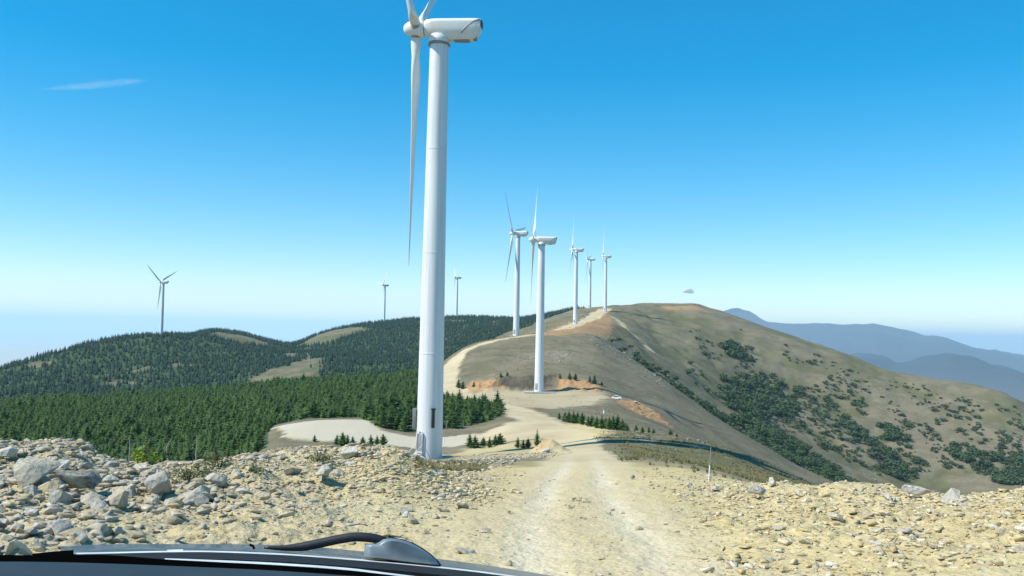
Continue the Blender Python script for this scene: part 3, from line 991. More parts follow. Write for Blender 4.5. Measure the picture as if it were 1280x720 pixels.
STONES = [
    (45, 606, 64, BIG[0], ROCK_GREY, 'largest grey boulder of the rubble bank, with a yellowish sunlit face', .85),
    (9, 575, 28, BIG[1], ROCK_PALE, 'pale upright boulder at the far left end of the rubble bank crest', 1.1),
    (54, 608, 27, BIG[2], ROCK_PALE, 'light grey block leaning on the front of the largest boulder', .9),
    (81, 588, 19, BIG[3], ROCK_PALE, 'small pale upright block right behind the largest boulder', 1.1),
    (97, 621, 54, SLAB[0], ROCK_DARK, 'long dark flat boulder right of the largest boulder', 1.5),
    (135, 606, 27, BIG[4], ROCK_PALE, 'pale grey stone between the long dark boulder and the yellow bush', .9),
    (117, 634, 34, BIG[5], ROCK_GREY, 'rounded grey boulder in front of the long dark boulder', .8),
    (148, 634, 38, BIG[6], ROCK_BUFF, 'rounded yellowish boulder left of the tall two-tone boulder', .95),
    (200, 618, 46, BIG[7], ROCK_GREY, 'tall two-tone boulder, the highest stone of the bank front', 1.15),
    (190, 632, 20, BIG[8], ROCK_BUFF, 'small buff stone at the foot of the tall two-tone boulder', .9),
    (245, 627, 42, BIG[9], ROCK_GREY, 'broad grey boulder right of the tall two-tone boulder', .75),
    (270, 606, 34, BIG[3], ROCK_PALE, 'pale rough boulder beside the low green scrub', .8),
    (330, 628, 25, SLAB[1], ROCK_BUFF, 'flat buff stone at the right end of the grey boulders', 1.3),
    (402, 602, 30, SLAB[2], ROCK_PALE, 'tilted pale wedge of stone on the yellow slope', 1.6),
    (366, 594, 30, BIG[5], ROCK_PALE, 'pale grey boulder on the bank left of the white block', .6),
    (438, 572, 26, BIG[2], ROCK_PALE, 'bright white square block on top of the yellow mound', 1.0),
    (74, 668, 38, BIG[1], ROCK_GREY, 'grey angular stone just above the left end of the bonnet', .8),
    (31, 694, 48, BIG[8], ROCK_BUFF, 'yellow boulder half hidden behind the windscreen base at the left', .75),
    (-4, 664, 30, BIG[4], ROCK_DARK, 'dark stone cut off by the left edge above the yellow boulder', 1.0),
    (965, 607, 15, BIG[6], ROCK_PALE, 'bright white stone standing on the crest right of the marker post', 1.2),
    (946, 624, 32, SLAB[3], ROCK_PALE, 'flat pale slab with a dark underside in front of the white crest stone', 1.3),
    (1014, 616, 14, BIG[7], ROCK_BUFF, 'small rounded tan stone on the crest of the yellow bank', .9),
    (1078, 616, 17, BIG[0], ROCK_BUFF, 'orange tan rounded stone on the bank crest above the pale slope', .9),
    (1148, 624, 36, SLAB[0], ROCK_PALE, 'wide flat pale stone on the crest of the right bank', 1.2),
    (1187, 627, 28, BIG[9], ROCK_PALE, 'whitest block on the right bank, next to the wide flat stone', .9),
    (861, 609, 13, BIG[5], ROCK_PALE, 'small white stone near the foot of the marker post', .8),
    (790, 599, 9, BIG[3], ROCK_DARK, 'small dark lump of stone right of the road', 1.1),
    (683, 566, 12, BIG[2], ROCK_PALE, 'pale stone at the left foot of the roadside spoil heap', 1.0),
    (1130, 668, 26, SLAB[1], ROCK_PALE, 'pinkish flat stone in the middle of the right bank slope', .8),
]
for (px, py, w, me, m, lab, sq) in STONES:
    stone(px, py, w, me, m, lab, sq=sq)

# repeats: the other stones of the bank one can count
BIGm = BIG + SLAB
n_st = 0
grp = [('rubble stone of the grey bank left of the road', 'rubble stones of the left bank', 'rock'), ('yellow stone of the mound below the nearest turbine', 'stones of the yellow mound', 'rock'),
       ('pale stone lying on the bank right of the road', 'stones on the right bank', 'rock')]
rs = random.Random(5)
cands = []
tries = 0
while len(cands) < 900 and tries < 9000:
    tries += 1
    px, py = rs.uniform(-30, 1290), rs.uniform(555, 712)
    if px < 430:
        prob, g = (.95 if py > 560 + max(0, px - 330) * .1 else .8) * (1 if px < 260 else .55), 0
        if py > 640 and px > 150: prob *= .35
        if py > 600 and px > 300: prob *= .25
    elif px < 640:
        prob, g = (.75 if 565 < py < 602 else .10), 1
    elif px < 850:
        prob, g = .0, 1
    else:
        prob, g = (.35 if py < 650 else .2), 2
    if rs.random() > prob: continue
    p = hit(px, py, 5)
    if p.xy.length > 42: continue
    s = min(rs.paretovariate(2.2) * (.105 if g == 0 else .09 if g == 1 else .065), .42 if g == 0 else .34)
    s = min(s, 36 / F * p.xy.length)
    if g == 0 and py > 640: s = min(s, 20 / F * p.xy.length)
    cands.append((s / p.xy.length * F, p, s, g))
cands.sort(key=lambda c: -c[0])
for k, (wpx, p, s, g) in enumerate(cands[:262]):
    pool = [ROCK_GREY, ROCK_GREY, ROCK_PALE, ROCK_BUFF, ROCK_GREY] if g == 0 else [ROCK_BUFF, ROCK_BUFF, ROCK_PALE] if g == 1 else [ROCK_BUFF, ROCK_PALE, ROCK_BUFF]
    o = link('rubble_stone', mesh_with(BIGm[k % len(BIGm)], pool[k % len(pool)]))
    o.location = p + Vector((0, 0, s * .07))
    o.scale = (s * rs.uniform(.9, 1.2), s * rs.uniform(.75, 1.05), s * rs.uniform(.7, 1.05))
    o.rotation_euler = (rs.uniform(-.5, .5), rs.uniform(-.5, .5), rs.uniform(0, 6.28))
    tag(o, grp[g][0], grp[g][2], grp[g][1])


def merged(name, base_list, pos, rot, scl, material, label, extra=None, kind='stuff', smooth=False):
    """many small pieces as one mesh; base_list: list of (verts, tris)"""
    V, T, A = [], [], []
    off = 0
    n = len(pos)
    which = RNG.integers(0, len(base_list), n)
    rnd = RNG.random(n)
    for b, (bv, bt) in enumerate(base_list):
        sel = np.where(which == b)[0]
        if not len(sel): continue
        c, s = np.cos(rot[sel]), np.sin(rot[sel])
        v = bv[None] * scl[sel][:, None, :]
        x = v[..., 0] * c[:, None] - v[..., 1] * s[:, None]; y = v[..., 0] * s[:, None] + v[..., 1] * c[:, None]
        v = np.stack([x, y, v[..., 2]], -1) + pos[sel][:, None, :]
        V.append(v.reshape(-1, 3))
        T.append((bt[None] + (off + np.arange(len(sel)) * len(bv))[:, None, None]).reshape(-1, 3))
        A.append(np.repeat(rnd[sel], len(bv)))
        off += len(sel) * len(bv)
    V = np.concatenate(V); T = np.concatenate(T); A = np.concatenate(A)
    me = bpy.data.meshes.new(name)
    me.vertices.add(len(V)); me.vertices.foreach_set('co', V.astype(np.float32).ravel())
    me.loops.add(T.size); me.loops.foreach_set('vertex_index', T.astype(np.int32).ravel())
    me.polygons.add(len(T)); me.polygons.foreach_set('loop_start', (np.arange(len(T)) * 3).astype(np.int32))
    if smooth:
        me.polygons.foreach_set('use_smooth', np.ones(len(T), bool))
    me.update(calc_edges=True)
    at = me.attributes.new('vary', 'FLOAT', 'POINT'); at.data.foreach_set('value', A.astype(np.float32))
    me.materials.append(material)
    o = bpy.data.objects.new(name, me); COL.objects.link(o)
    tag(o, label, None, None, kind)
    return o


def tri_arrays(me):
    me.calc_loop_triangles()
    v = np.empty(len(me.vertices) * 3); me.vertices.foreach_get('co', v)
    t = np.empty(len(me.loop_triangles) * 3, np.int32); me.loop_triangles.foreach_get('vertices', t)
    return v.reshape(-1, 3), t.reshape(-1, 3)


def gravel_material():
    m, t = mat('gravel_stones')
    a = t.new('ShaderNodeAttribute', attribute_name='vary').outputs['Fac']
    p = t.pos()
    c = t.ramp(a, [(0, (.33, .30, .22)), (.25, (.48, .39, .22)), (.5, (.54, .47, .33)), (.75, (.38, .36, .31)), (1, (.58, .54, .45))])
    c = t.mix(t.maprange(t.noise(p, 8, 5, .7), .4, .7), c, (.30, .25, .17))
    t.bsdf(c, .92, .15, 0, t.bump(t.noise(p, 25, 5, .7), .5, .02))
    return m


GRAV = gravel_material()
small = []
for i in range(6):
    me = boulder_mesh(400 + i, 9, 0, ((1, .85, .6), (1, .7, .4), (1, .9, .75))[i % 3])
    small.append(tri_arrays(me)); bpy.data.meshes.remove(me)


def scatter(n, fn_prob, smin, smax, alpha, rlo, rhi, seed):
    g = np.random.default_rng(seed)
    a = g.uniform(-R_(33), R_(33), n)
    r = np.exp(g.uniform(math.log(rlo), math.log(rhi), n)) if False else np.sqrt(g.uniform(rlo ** 2, rhi ** 2, n) * .35 + .65 * np.exp(g.uniform(math.log(rlo), math.log(rhi), n)) ** 2)
    x = r * np.sin(a); y = r * np.cos(a)
    px = 640 + F * np.tan(a)
    keep = g.random(n) < fn_prob(px, r, x, y)
    x, y, r = x[keep], y[keep], r[keep]
    s = np.minimum(smin * (1 - g.random(len(x))) ** (-1 / alpha), smax)
    z = height(x, y)
    pos = np.stack([x, y, z + s * .12], -1)
    scl = np.stack([s * g.uniform(.8, 1.25, len(s)), s * g.uniform(.7, 1.1, len(s)), s * g.uniform(.6, 1.1, len(s))], -1)
    return pos, g.uniform(0, 6.28, len(s)), scl


def prob_gravel(px, r, x, y):
    d, pr = polydist(x, y, road_pts)
    w = np.interp(pr, np.arange(len(road_w)), road_w)
    onroad = sstep(1.25, .85, d / w)
    ctr = np.exp(-((d) / .28) ** 2) * (r < 22)
    clump = sstep(-.25, .5, fbm(x * .8, y * .8, 71, 3))
    left = sstep(560, 300, px); right = sstep(840, 930, px)
    base = .15 + .45 * clump
    base = base + .6 * left + .25 * right
    return np.clip(base * (1 - .93 * onroad) + .5 * ctr * clump, 0, 1)


pos, rot, scl = scatter(130000, prob_gravel, .016, .15, 1.75, 6.5, 42, 3)
merged('gravel', small, pos, rot, scl, GRAV, 'loose stones and gravel strewn over the yellow ground')


def prob_rub(px, r, x, y):
    left = sstep(470, 330, px) * (r > 9) * (r < 27)
    mnd = sstep(380, 430, px) * sstep(640, 560, px + 50 * fbm(x * .6, y * .6, 77, 3)) * sstep(17, 21, r) * sstep(34, 31, r) * .7
    return np.clip(left * (.35 + .65 * sstep(330, 150, px)) * np.where((px > 150), sstep(11, 15, r), 1) + mnd * sstep(-.3, .3, fbm(x, y, 72, 3)), 0, 1) * .8


pos, rot, scl = scatter(60000, prob_rub, .04, .28, 1.6, 8.5, 34, 4)
merged('rubble', small, pos, rot, scl, GRAV, 'small broken stones heaped between the boulders of the bank')


def clod_material():
    m, t = mat('earth_clods')
    a = t.new('ShaderNodeAttribute', attribute_name='vary').outputs['Fac']
    p = t.pos()
    c = t.ramp(a, [(0, (.45, .36, .18)), (.4, (.54, .45, .25)), (.75, (.60, .525, .35)), (1, (.63, .59, .48))])
    c = t.mix(t.maprange(t.noise(p, 12, 5, .7), .45, .75), c, (.36, .27, .13))
    t.bsdf(c, .95, .1, 0, t.bump(t.noise(p, 30, 6, .7), .6, .02))
    return m


def prob_clod(px, r, x, y):
    right = sstep(835, 960, px) * (r > 7)
    wq = 30 * fbm(x * .6, y * .6, 75, 3)
    mnd = sstep(395, 440, px + wq) * sstep(640, 560, px + 2 * wq) * sstep(16, 21, r + wq * .06) * sstep(34, 31, r) * (.4 + .6 * sstep(-.3, .3, fbm(x, y, 76, 3)))
    return np.clip(right * (.25 + .75 * sstep(-.2, .4, fbm(x * .7, y * .7, 74, 4, .6))) + mnd, 0, 1)


pos, rot, scl = scatter(120000, prob_clod, .028, .19, 1.75, 7, 34, 9)
merged('earth_clods', small, pos, rot, scl, clod_material(), 'crumbly yellow clods and stones covering the bulldozed banks')


def prob_strip(px, r, x, y):
    return polymask(x, y, strip, 1.5) * .9 + .6 * polymask(x, y, hp([(850, 603, 25), (905, 606, 25), (960, 611, 25), (900, 597, 28), (850, 596, 28)]), .5)


pos, rot, scl = scatter(30000, prob_strip, .07, .38, 1.8, 22, 105, 6)
merged('stone_litter', small, pos, rot, scl, GRAV, 'grey stones along the edge of the slope before the nearest turbine', kind='stuff')
# stones on the distant slopes
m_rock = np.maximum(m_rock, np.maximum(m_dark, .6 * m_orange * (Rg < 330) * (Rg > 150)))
a_ = RNG.uniform(-R_(4), R_(31), 60000); r_ = np.sqrt(RNG.uniform(95 ** 2, 620 ** 2, 60000)); x_ = r_ * np.sin(a_); y_ = r_ * np.cos(a_)
u = idx(az_all, a_).round().astype(int); v = idx(lr, np.log(r_)).round().astype(int)
keep = RNG.random(60000) < m_rock[u, v] * .28 * sstep(.35, .7, .5 + .5 * fbm(x_ / 6, y_ / 6, 73, 3))
x_, y_, r_ = x_[keep], y_[keep], r_[keep]
s_ = np.minimum(.35 * (1 - RNG.random(len(x_))) ** (-1 / 2.0), 1.7) * np.interp(r_, [95, 300], [.5, 1.0])
merged('hillside_stones', small, np.stack([x_, y_, height(x_, y_) + s_ * .12], -1), RNG.uniform(0, 6.28, len(x_)), np.stack([s_ * 1.1, s_, s_ * .75], -1), GRAV, 'pale outcropping stones strewn over the dry hillside')


# ------------------------------------------------------------------ foliage
def leaf_material(name, c1, c2, vary='object', trans=.12):
    m, t = mat(name)
    p = t.pos()
    r = t.rnd() if vary == 'object' else t.new('ShaderNodeAttribute', attribute_name='vary').outputs['Fac']
    c = t.mix(t.math('ADD', t.math('MULTIPLY', r, .6), t.math('MULTIPLY', t.noise(p, .9, 3), .4)), c1, c2)
    c = t.mix(t.maprange(t.noise(p, 4, 3), .45, .75), c, tuple(v * 1.35 for v in c2))
    b = t.bsdf(c, .75, .15)
    tr = t.new('ShaderNodeBsdfTranslucent'); t.link(c, tr.inputs['Color'])
    mx = t.new('ShaderNodeMixShader'); mx.inputs[0].default_value = trans
    t.link(b.outputs[0], mx.inputs[1]); t.link(tr.outputs[0], mx.inputs[2]); t.link(mx.outputs[0], t.out.inputs['Surface'])
    return m


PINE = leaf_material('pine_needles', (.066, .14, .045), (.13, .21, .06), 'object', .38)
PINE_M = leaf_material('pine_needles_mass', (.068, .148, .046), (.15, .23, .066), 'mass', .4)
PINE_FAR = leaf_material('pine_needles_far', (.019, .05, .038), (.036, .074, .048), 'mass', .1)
OAK = leaf_material('scrub_leaves', (.032, .068, .028), (.065, .105, .045))
OAK_M = leaf_material('scrub_leaves_mass', (.034, .07, .03), (.07, .11, .048), 'mass')
LIME = leaf_material('bright_leaves', (.20, .28, .04), (.32, .38, .06), 'object', .3)
WEED = leaf_material('weed_leaves', (.09, .125, .045), (.17, .19, .08), 'object', .3)
m_, t_ = mat('bark'); t_.bsdf(t_.mix(t_.noise(t_.pos(), 6, 5), (.10, .075, .05), (.05, .04, .03)), .9, .1)
BARK = m_
m_, t_ = mat('dead_wood'); t_.bsdf(t_.mix(t_.noise(t_.pos(), 6, 5), (.42, .38, .31), (.28, .25, .2)), .9, .1)
DEADW = m_


def pine_arrays(seed, whorls, br, segs, h=1.0, R=.30, core=True):
    """a unit-high young pine crown: whorls of drooping needle sprays"""
    rs = random.Random(seed)
    V, T = [], []

    def tri(a, b, c):
        k = len(V); V.extend([a, b, c]); T.append((k, k + 1, k + 2))
    lean = (rs.uniform(-.03, .03), rs.uniform(-.03, .03))
    for w in range(whorls):
        t = .08 + .90 * (w + rs.uniform(-.25, .25)) / whorls
        t = min(max(t, .05), .97)
        rad = R * ((1 - t) ** .75) * rs.uniform(.8, 1.15) * (1 if t > .14 else .75)
        for b in range(br):
            a = 2 * PI * (b + .37 * w) / br + rs.uniform(-.35, .35)
            l = rad * rs.uniform(.65, 1.25)
            ca, sa = math.cos(a), math.sin(a)
            z0 = t * h
            rise = rs.uniform(.02, .55) * l
            wd = rs.uniform(.28, .42) * l + .012
            for s in range(segs):
                f0, f1 = s / segs, (s + 1) / segs
                q0, q1 = f0 * l, f1 * l * 1.02
                z_a = z0 + rise * f0 ** 1.3; z_b = z0 + rise * f1 ** 1.3
                w0 = wd * (1 - f0 * .75); j = rs.uniform(-.3, .3) * wd
                cx, cy = lean[0] * t, lean[1] * t
                L = (cx + ca * q0 - sa * w0, cy + sa * q0 + ca * w0, z_a - w0 * .35 + j * .3)
                Rr = (cx + ca * q0 + sa * w0, cy + sa * q0 - ca * w0, z_a - w0 * .35 - j * .3)
                C = (cx + ca * q0 * .8, cy + sa * q0 * .8, z_a + w0 * .45)
                Tt = (cx + ca * q1, cy + sa * q1, z_b)
                tri(L, Tt, C); tri(C, Tt, Rr)
                if segs > 1:
                    tri(L, Rr, Tt)
    tri((-.02, 0, .9 * h), (.02, .0, .9 * h), (lean[0], lean[1], 1.04 * h)); tri((0, -.02, .9 * h), (0, .02, .9 * h), (lean[0], lean[1], 1.04 * h))
    if core:
        n = 7
        k = len(V)
        for i in range(n):
            a = 2 * PI * i / n
            rr = R * .42 * rs.uniform(.8, 1.2)
            V.append((rr * math.cos(a), rr * math.sin(a), .07 + rs.uniform(-.02, .02)))
        V.append((lean[0], lean[1], .93))
        for i in range(n):
            T.append((k + i, k + (i + 1) % n, k + n))
    return np.array(V), np.array(T, dtype=np.int64)


def mesh_from(name, V, T, m):
    me = bpy.data.meshes.new(name)
    me.from_pydata([tuple(v) for v in V], [], [tuple(int(i) for i in t) for t in T])
    me.materials.append(m)
    return me


PINE_HI = [mesh_from('crown', *pine_arrays(500 + i, 12, 8, 3, 1, (.27, .31, .35)[i % 3]), PINE) for i in range(6)]
PINE_MID = [pine_arrays(520 + i, 7, 6, 1, 1, (.28, .32, .36)[i % 3]) for i in range(6)]
PINE_LO = [pine_arrays(540 + i, 4, 5, 1, 1, (.26, .31)[i % 2]) for i in range(4)]
bm = bmesh.new(); tube(bm, [(0, 0, -.12), (0, 0, .3), (0.005, 0, .92)], [.02, .016, .003], 7); TRUNK = bmesh_to('trunk', bm, BARK)


def pine(p, h, label, group, k=0, lean=0, w=1.0):
    o = empty('pine_tree', p, random.uniform(0, 6.28))
    o.scale = (h * w, h * w, h)
    o.rotation_euler.x = random.uniform(-.03, .03) + lean; o.rotation_euler.y = random.uniform(-.03, .03)
    tag(o, label, 'pine tree', group)
    link('trunk', TRUNK, o); link('crown', PINE_HI[k % len(PINE_HI)], o)
    return o


k = 0
for i, (px, py, hpx) in enumerate([(588, 560, 18), (594, 560, 16), (604, 558, 12), (612, 559, 13), (619, 557, 14), (625, 556, 15)]):
    p = hit(px, py, 70); pine(p, hpx / F * p.xy.length, 'small dark pine in the clump between the nearest tower and the spoil heap', 'pines between tower and spoil heap', k, 0, 1.9); k += 1
for (px, py, hpx) in [(647, 560, 14), (654, 560, 11), (660, 560, 13)]:
    p = hit(px, py, 70); pine(p, hpx / F * p.xy.length, 'small pine of the three just left of the spoil heap', 'pines left of the spoil heap', k, 0, 1.5); k += 1
pine(ground_point(heap[0] - 1.5, heap[1] + .3), 1.7, 'single wind-bent pine growing at the spoil heap by the road', None, k)
for (px, py, hpx) in [(393, 552, 9), (421, 556, 13), (428, 557, 17), (434, 556, 13), (441, 555, 10), (453, 556, 11), (464, 557, 14), (471, 556, 12), (479, 556, 14)]:
    p = hit(px, py, 60); pine(p, hpx / F * p.xy.length, 'little pine in front of the pale turning area left of the tower', 'little pines before the turning area', k, 0, 1.6); k += 1
row = [(699, 524, 9), (706, 527, 13), (711, 528, 15), (717, 529, 16), (722, 529, 15), (728, 531, 16), (735, 533, 13), (740, 533, 15), (746, 535, 15), (752, 536, 17), (757, 536, 15), (762, 537, 16), (767, 537, 18), (772, 537, 19), (778, 538, 15), (784, 539, 10), (795, 540, 10), (803, 541, 8), (811, 541, 8), (817, 542, 7), (838, 544, 8), (846, 547, 6)]
for (px, py, hpx) in row:
    p = hit(px, py, 105); pine(p, hpx / F * p.xy.length, 'young pine in the row along the slope edge right of the road', 'row of pines right of the road', k, 0, 1.6); k += 1
for (px, py, hpx) in [(573, 485, 12), (578, 486, 10), (592, 484, 8), (626, 472, 7), (634, 470, 6), (700, 473, 7), (712, 474, 9), (719, 475, 9), (737, 478, 9), (743, 479, 11), (752, 482, 6)]:
    p = hit(px, py, 282); pine(p, hpx / F * p.xy.length, 'scrubby pine on the lip of the orange cut bank by the second turbine', 'pines on the cut bank', k, 0, 1.5); k += 1
n_small = k

# plantation: the nearest two hundred and more are trees of their own, the rest one mass
sp = 1.95
gx, gy = np.meshgrid(np.arange(-330, 10, sp), np.arange(90, 450, sp))
gx = gx.ravel() + RNG.uniform(-.95, .95, gx.size); gy = gy.ravel() + RNG.uniform(-.95, .95, gy.size)
rr = np.hypot(gx, gy); aa = np.arctan2(gx, gy)
ok = (np.abs(aa) < R_(33)) & (rr < 445) & (forest_mask(gx, gy) > .5) & (vnoise(gx / 5, gy / 5, 81) > .16)
gx, gy, rr, aa = gx[ok], gy[ok], rr[ok], aa[ok]
hh = (1.1 + 2.0 * RNG.random(len(gx)) ** 1.1 + 1.2 * (RNG.random(len(gx)) < .06)) * (1 + .22 * ((640 + F * np.tan(aa)) > 462) * (rr < 250)) * (.85 + .35 * fbm(gx / 14, gy / 14, 83, 3)) * np.interp(rr, [150, 300, 445], [1, 1.15, 1.3])
pxs, pys = project(np.stack([gx, gy, height(gx, gy)], -1))
vis = (pys - hh / rr * F < np.interp(pxs, [-50, 0, 60, 100, 130, 190, 260, 330, 345, 380, 430, 640], [545, 553, 551, 558, 572, 577, 572, 562, 556, 556, 560, 600])) & (pxs > -25)
score = np.where(vis, hh / rr, 0)
order = np.argsort(-score)
ind = order[:232]; rest = order[232:]
for q, i in enumerate(ind):
    right = pxs[i] > 462
    pine(ground_point(gx[i], gy[i]), hh[i], 'dense young pine in the plantation corner behind the nearest tower' if right else 'young plantation pine on the slope below the rubble bank', 'plantation corner pines' if right else 'plantation pines on the left slope', q, 0, 1.6)
pos = np.stack([gx[rest], gy[rest], height(gx[rest], gy[rest]) - .1], -1)
h_ = hh[rest]
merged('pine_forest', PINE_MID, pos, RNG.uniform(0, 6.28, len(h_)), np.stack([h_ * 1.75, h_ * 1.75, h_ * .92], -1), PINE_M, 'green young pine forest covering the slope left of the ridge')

sp = 4.3
gx, gy = np.meshgrid(np.arange(-760, 140, sp), np.arange(380, 1300, sp))
gx = gx.ravel() + RNG.uniform(-2.1, 2.1, gx.size); gy = gy.ravel() + RNG.uniform(-2.1, 2.1, gy.size)
rr = np.hypot(gx, gy); aa = np.arctan2(gx, gy)
ok = (np.abs(aa) < R_(32)) & (rr > 440) & (rr < 1230) & (forest_mask(gx, gy) > .5) & (vnoise(gx / 16, gy / 16, 82) > .1)
gx, gy, rr = gx[ok], gy[ok], rr[ok]
h_ = 2.6 + 3.2 * RNG.random(len(gx))
# thin out the skyline so that the turbine feet stay clear
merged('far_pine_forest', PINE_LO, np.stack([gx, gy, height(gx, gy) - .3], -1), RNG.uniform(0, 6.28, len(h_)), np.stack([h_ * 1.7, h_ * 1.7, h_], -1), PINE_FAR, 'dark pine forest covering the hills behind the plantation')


# bushes
def bush_arrays(seed, n, leaf, lobes=5):
    rs = random.Random(seed)
    V, T = [], []
    L = [(rs.uniform(-.28, .28), rs.uniform(-.28, .28), rs.uniform(.18, .45), rs.uniform(.2, .34)) for _ in range(lobes)]
    for _ in range(n):
        c = rs.choice(L)
        d = Vector((rs.gauss(0, 1), rs.gauss(0, 1), rs.gauss(0, 1))).normalized() * c[3] * rs.uniform(.55, 1.05)
        p = Vector((c[0], c[1], c[2])) + Vector((d.x, d.y, d.z * .95))
        if p.z < .0: p.z = rs.uniform(0, .12)
        nrm = (d.normalized() + Vector((rs.uniform(-.8, .8), rs.uniform(-.8, .8), rs.uniform(-.4, .9)))).normalized()
        a = nrm.orthogonal().normalized(); b = nrm.cross(a)
        th = rs.uniform(0, 6.28); a, b = a * math.cos(th) + b * math.sin(th), b * math.cos(th) - a * math.sin(th)
        s = leaf * rs.uniform(.6, 1.3)
        k = len(V)
        V += [p - a * s, p + b * s * .6, p + a * s, p - b * s * .6]
        T += [(k, k + 1, k + 2), (k, k + 2, k + 3)]
    return np.array([tuple(v) for v in V]), np.array(T)


B_HI = [mesh_from('bush', *bush_arrays(600 + i, 260, .085), OAK) for i in range(5)]
B_LO = [bush_arrays(620 + i, 90, .13) for i in range(5)]


def in_poly_px(poly):
    def f(px, py):
        ins = False
        n = len(poly)
        for k in range(n):
            x1, y1 = poly[k]; x2, y2 = poly[(k + 1) % n]
            if (y1 > py) != (y2 > py) and px < (x2 - x1) * (py - y1) / (y2 - y1 + 1e-9) + x1:
                ins = not ins
        return ins
    return f


SHRUB = [  # survey outline, how many, size range in metres, group
    ([(832, 484), (850, 488), (880, 505), (905, 523), (945, 545), (985, 566), (1030, 588), (1072, 606), (1060, 612), (1000, 590), (955, 567), (900, 536), (860, 508)], 230, (2.8, 5.2), 'ravine'),
    ([(902, 472), (930, 468), (952, 478), (978, 492), (1000, 512), (990, 522), (962, 520), (940, 528), (915, 522), (904, 500)], 130, (4.2, 7.5), 'grove'),
    ([(915, 525), (950, 528), (985, 548), (1030, 578), (1060, 600), (1035, 590), (990, 566), (945, 545)], 100, (3.5, 6), 'grove'),
    ([(898, 432), (915, 430), (935, 440), (936, 452), (915, 448)], 24, (4, 7), 'upper'),
    ([(940, 458), (970, 470), (1000, 488), (1015, 500), (1000, 500), (965, 480)], 18, (3, 5.5), 'upper'),
    ([(1040, 515), (1065, 528), (1085, 545), (1120, 570), (1140, 592), (1150, 604), (1120, 600), (1085, 570), (1050, 535)], 55, (3.5, 6.5), 'lower'),
    ([(1095, 532), (1125, 535), (1135, 552), (1105, 550)], 20, (4, 6.5), 'lower'),
    ([(1185, 556), (1215, 560), (1255, 572), (1282, 580), (1282, 612), (1250, 608), (1225, 590), (1195, 575)], 55, (4, 7), 'lower'),
    ([(830, 425), (880, 440), (960, 470), (1060, 500), (1180, 520), (1280, 520), (1280, 600), (1180, 600), (1100, 595), (1020, 560), (930, 520), (860, 480)], 260, (1.6, 3.8), 'single'),
    ([(770, 420), (800, 440), (850, 478), (835, 482), (790, 455), (760, 432)], 40, (1.6, 3.4), 'stony'),
    ([(880, 400), (960, 420), (1080, 465), (1230, 495), (1230, 530), (1080, 500), (960, 460), (880, 430)], 40, (1.2, 3.2), 'single'),
]
SHRUB += [
    ([(900, 410), (960, 432), (1060, 462), (1180, 492), (1275, 510), (1281, 600), (1210, 596), (1120, 590), (1040, 570), (960, 530), (900, 470), (840, 440), (850, 410)], 700, (.8, 2.3), 'single'),
    ([(990, 480), (1040, 500), (1100, 560), (1130, 600), (1100, 590), (1050, 545), (1000, 510)], 70, (1.5, 3.2), 'lower'),
    ([(1150, 500), (1200, 510), (1240, 540), (1281, 555), (1281, 580), (1220, 560), (1170, 530)], 50, (1.4, 3.0), 'lower'),
]
LAB = {'ravine': ('dark bush in the strip of scrub down the ravine', 'ravine bushes'), 'grove': ('leafy tree of the dark grove in the middle of the bare hillside', 'grove trees'),
       'upper': ('bush of the small dark thicket high on the bare hillside', 'upper thicket bushes'), 'lower': ('bush of the thickets low on the far side of the hill', 'lower thicket bushes'),
       'single': ('lone dark bush dotted over the open dry hillside', 'scattered hillside bushes'), 'stony': ('bush among the pale stones below the ridge road', 'bushes among stones')}
cand = []
for poly, n, (s0, s1), g in SHRUB:
    f = in_poly_px(poly)
    xs = [p[0] for p in poly]; ys = [p[1] for p in poly]
    c = 0; tr = 0
    while c < n and tr < 8000:
        tr += 1
        px, py = random.uniform(min(xs), max(xs)), random.uniform(min(ys), max(ys))
        if not f(px, py): continue
        if g == 'single' and vnoise(np.array([(px - py * .7) / 20]), np.array([(py + px * .25) / 30]), 91)[0] < .5: continue
        p = hit(px, py, 440 if g != 'stony' else 430)
        if p.xy.length > 1050: continue
        s = random.uniform(s0, s1) * 1.35
        cand.append((s / p.xy.length, p, s, g)); c += 1
cand.sort(key=lambda c: -c[0])
for q, (sc, p, s, g) in enumerate(cand[:285]):
    o = link('hillside_bush', B_HI[q % 5])
    o.location = p - Vector((0, 0, .08 * s)); w = random.uniform(1.0, 1.5); o.scale = (s * w, s * w, s * random.uniform(.8, 1.05)); o.rotation_euler = (0, 0, random.uniform(0, 6.28))
    tag(o, LAB[g][0], 'bush', LAB[g][1])
restb = cand[285:]
pos = np.array([tuple(c[1]) for c in restb]); s_ = np.array([c[2] for c in restb])
merged('hillside_scrub', B_LO, pos - np.array([0, 0, .1]), RNG.uniform(0, 6.28, len(s_)), np.stack([s_ * 1.3, s_ * 1.2, s_ * .95], -1), OAK_M, 'smaller dark scrub scattered over the dry hillside')

# the bright leafy sapling, low scrub and weeds by the bank
def plant(name, px, py, w, h, m, n, leaf, label, cat, seed, rmin=8, lobes=5):
    V, T = bush_arrays(seed, n, leaf, lobes)
    p = hit(px, py, rmin)
    r = p.xy.length
    o = empty(name, p); tag(o, label, cat)
    f = link('foliage', mesh_from('foliage', V, T, m), o)
    f.scale = (w / F * r, w / F * r, h / F * r)
    rs = random.Random(seed)
    bm = bmesh.new()
    for i in range(4):
        a = rs.uniform(0, 6.28); q = rs.uniform(.1, .3) * w / F * r
        tube(bm, [(0, 0, -.1), (q * .5 * math.cos(a), q * .5 * math.sin(a), .3 * h / F * r), (q * math.cos(a), q * math.sin(a), .7 * h / F * r)], [.012, .009, .004], 6)
    link('stem', bmesh_to('stem', bm, BARK), o)
    return o


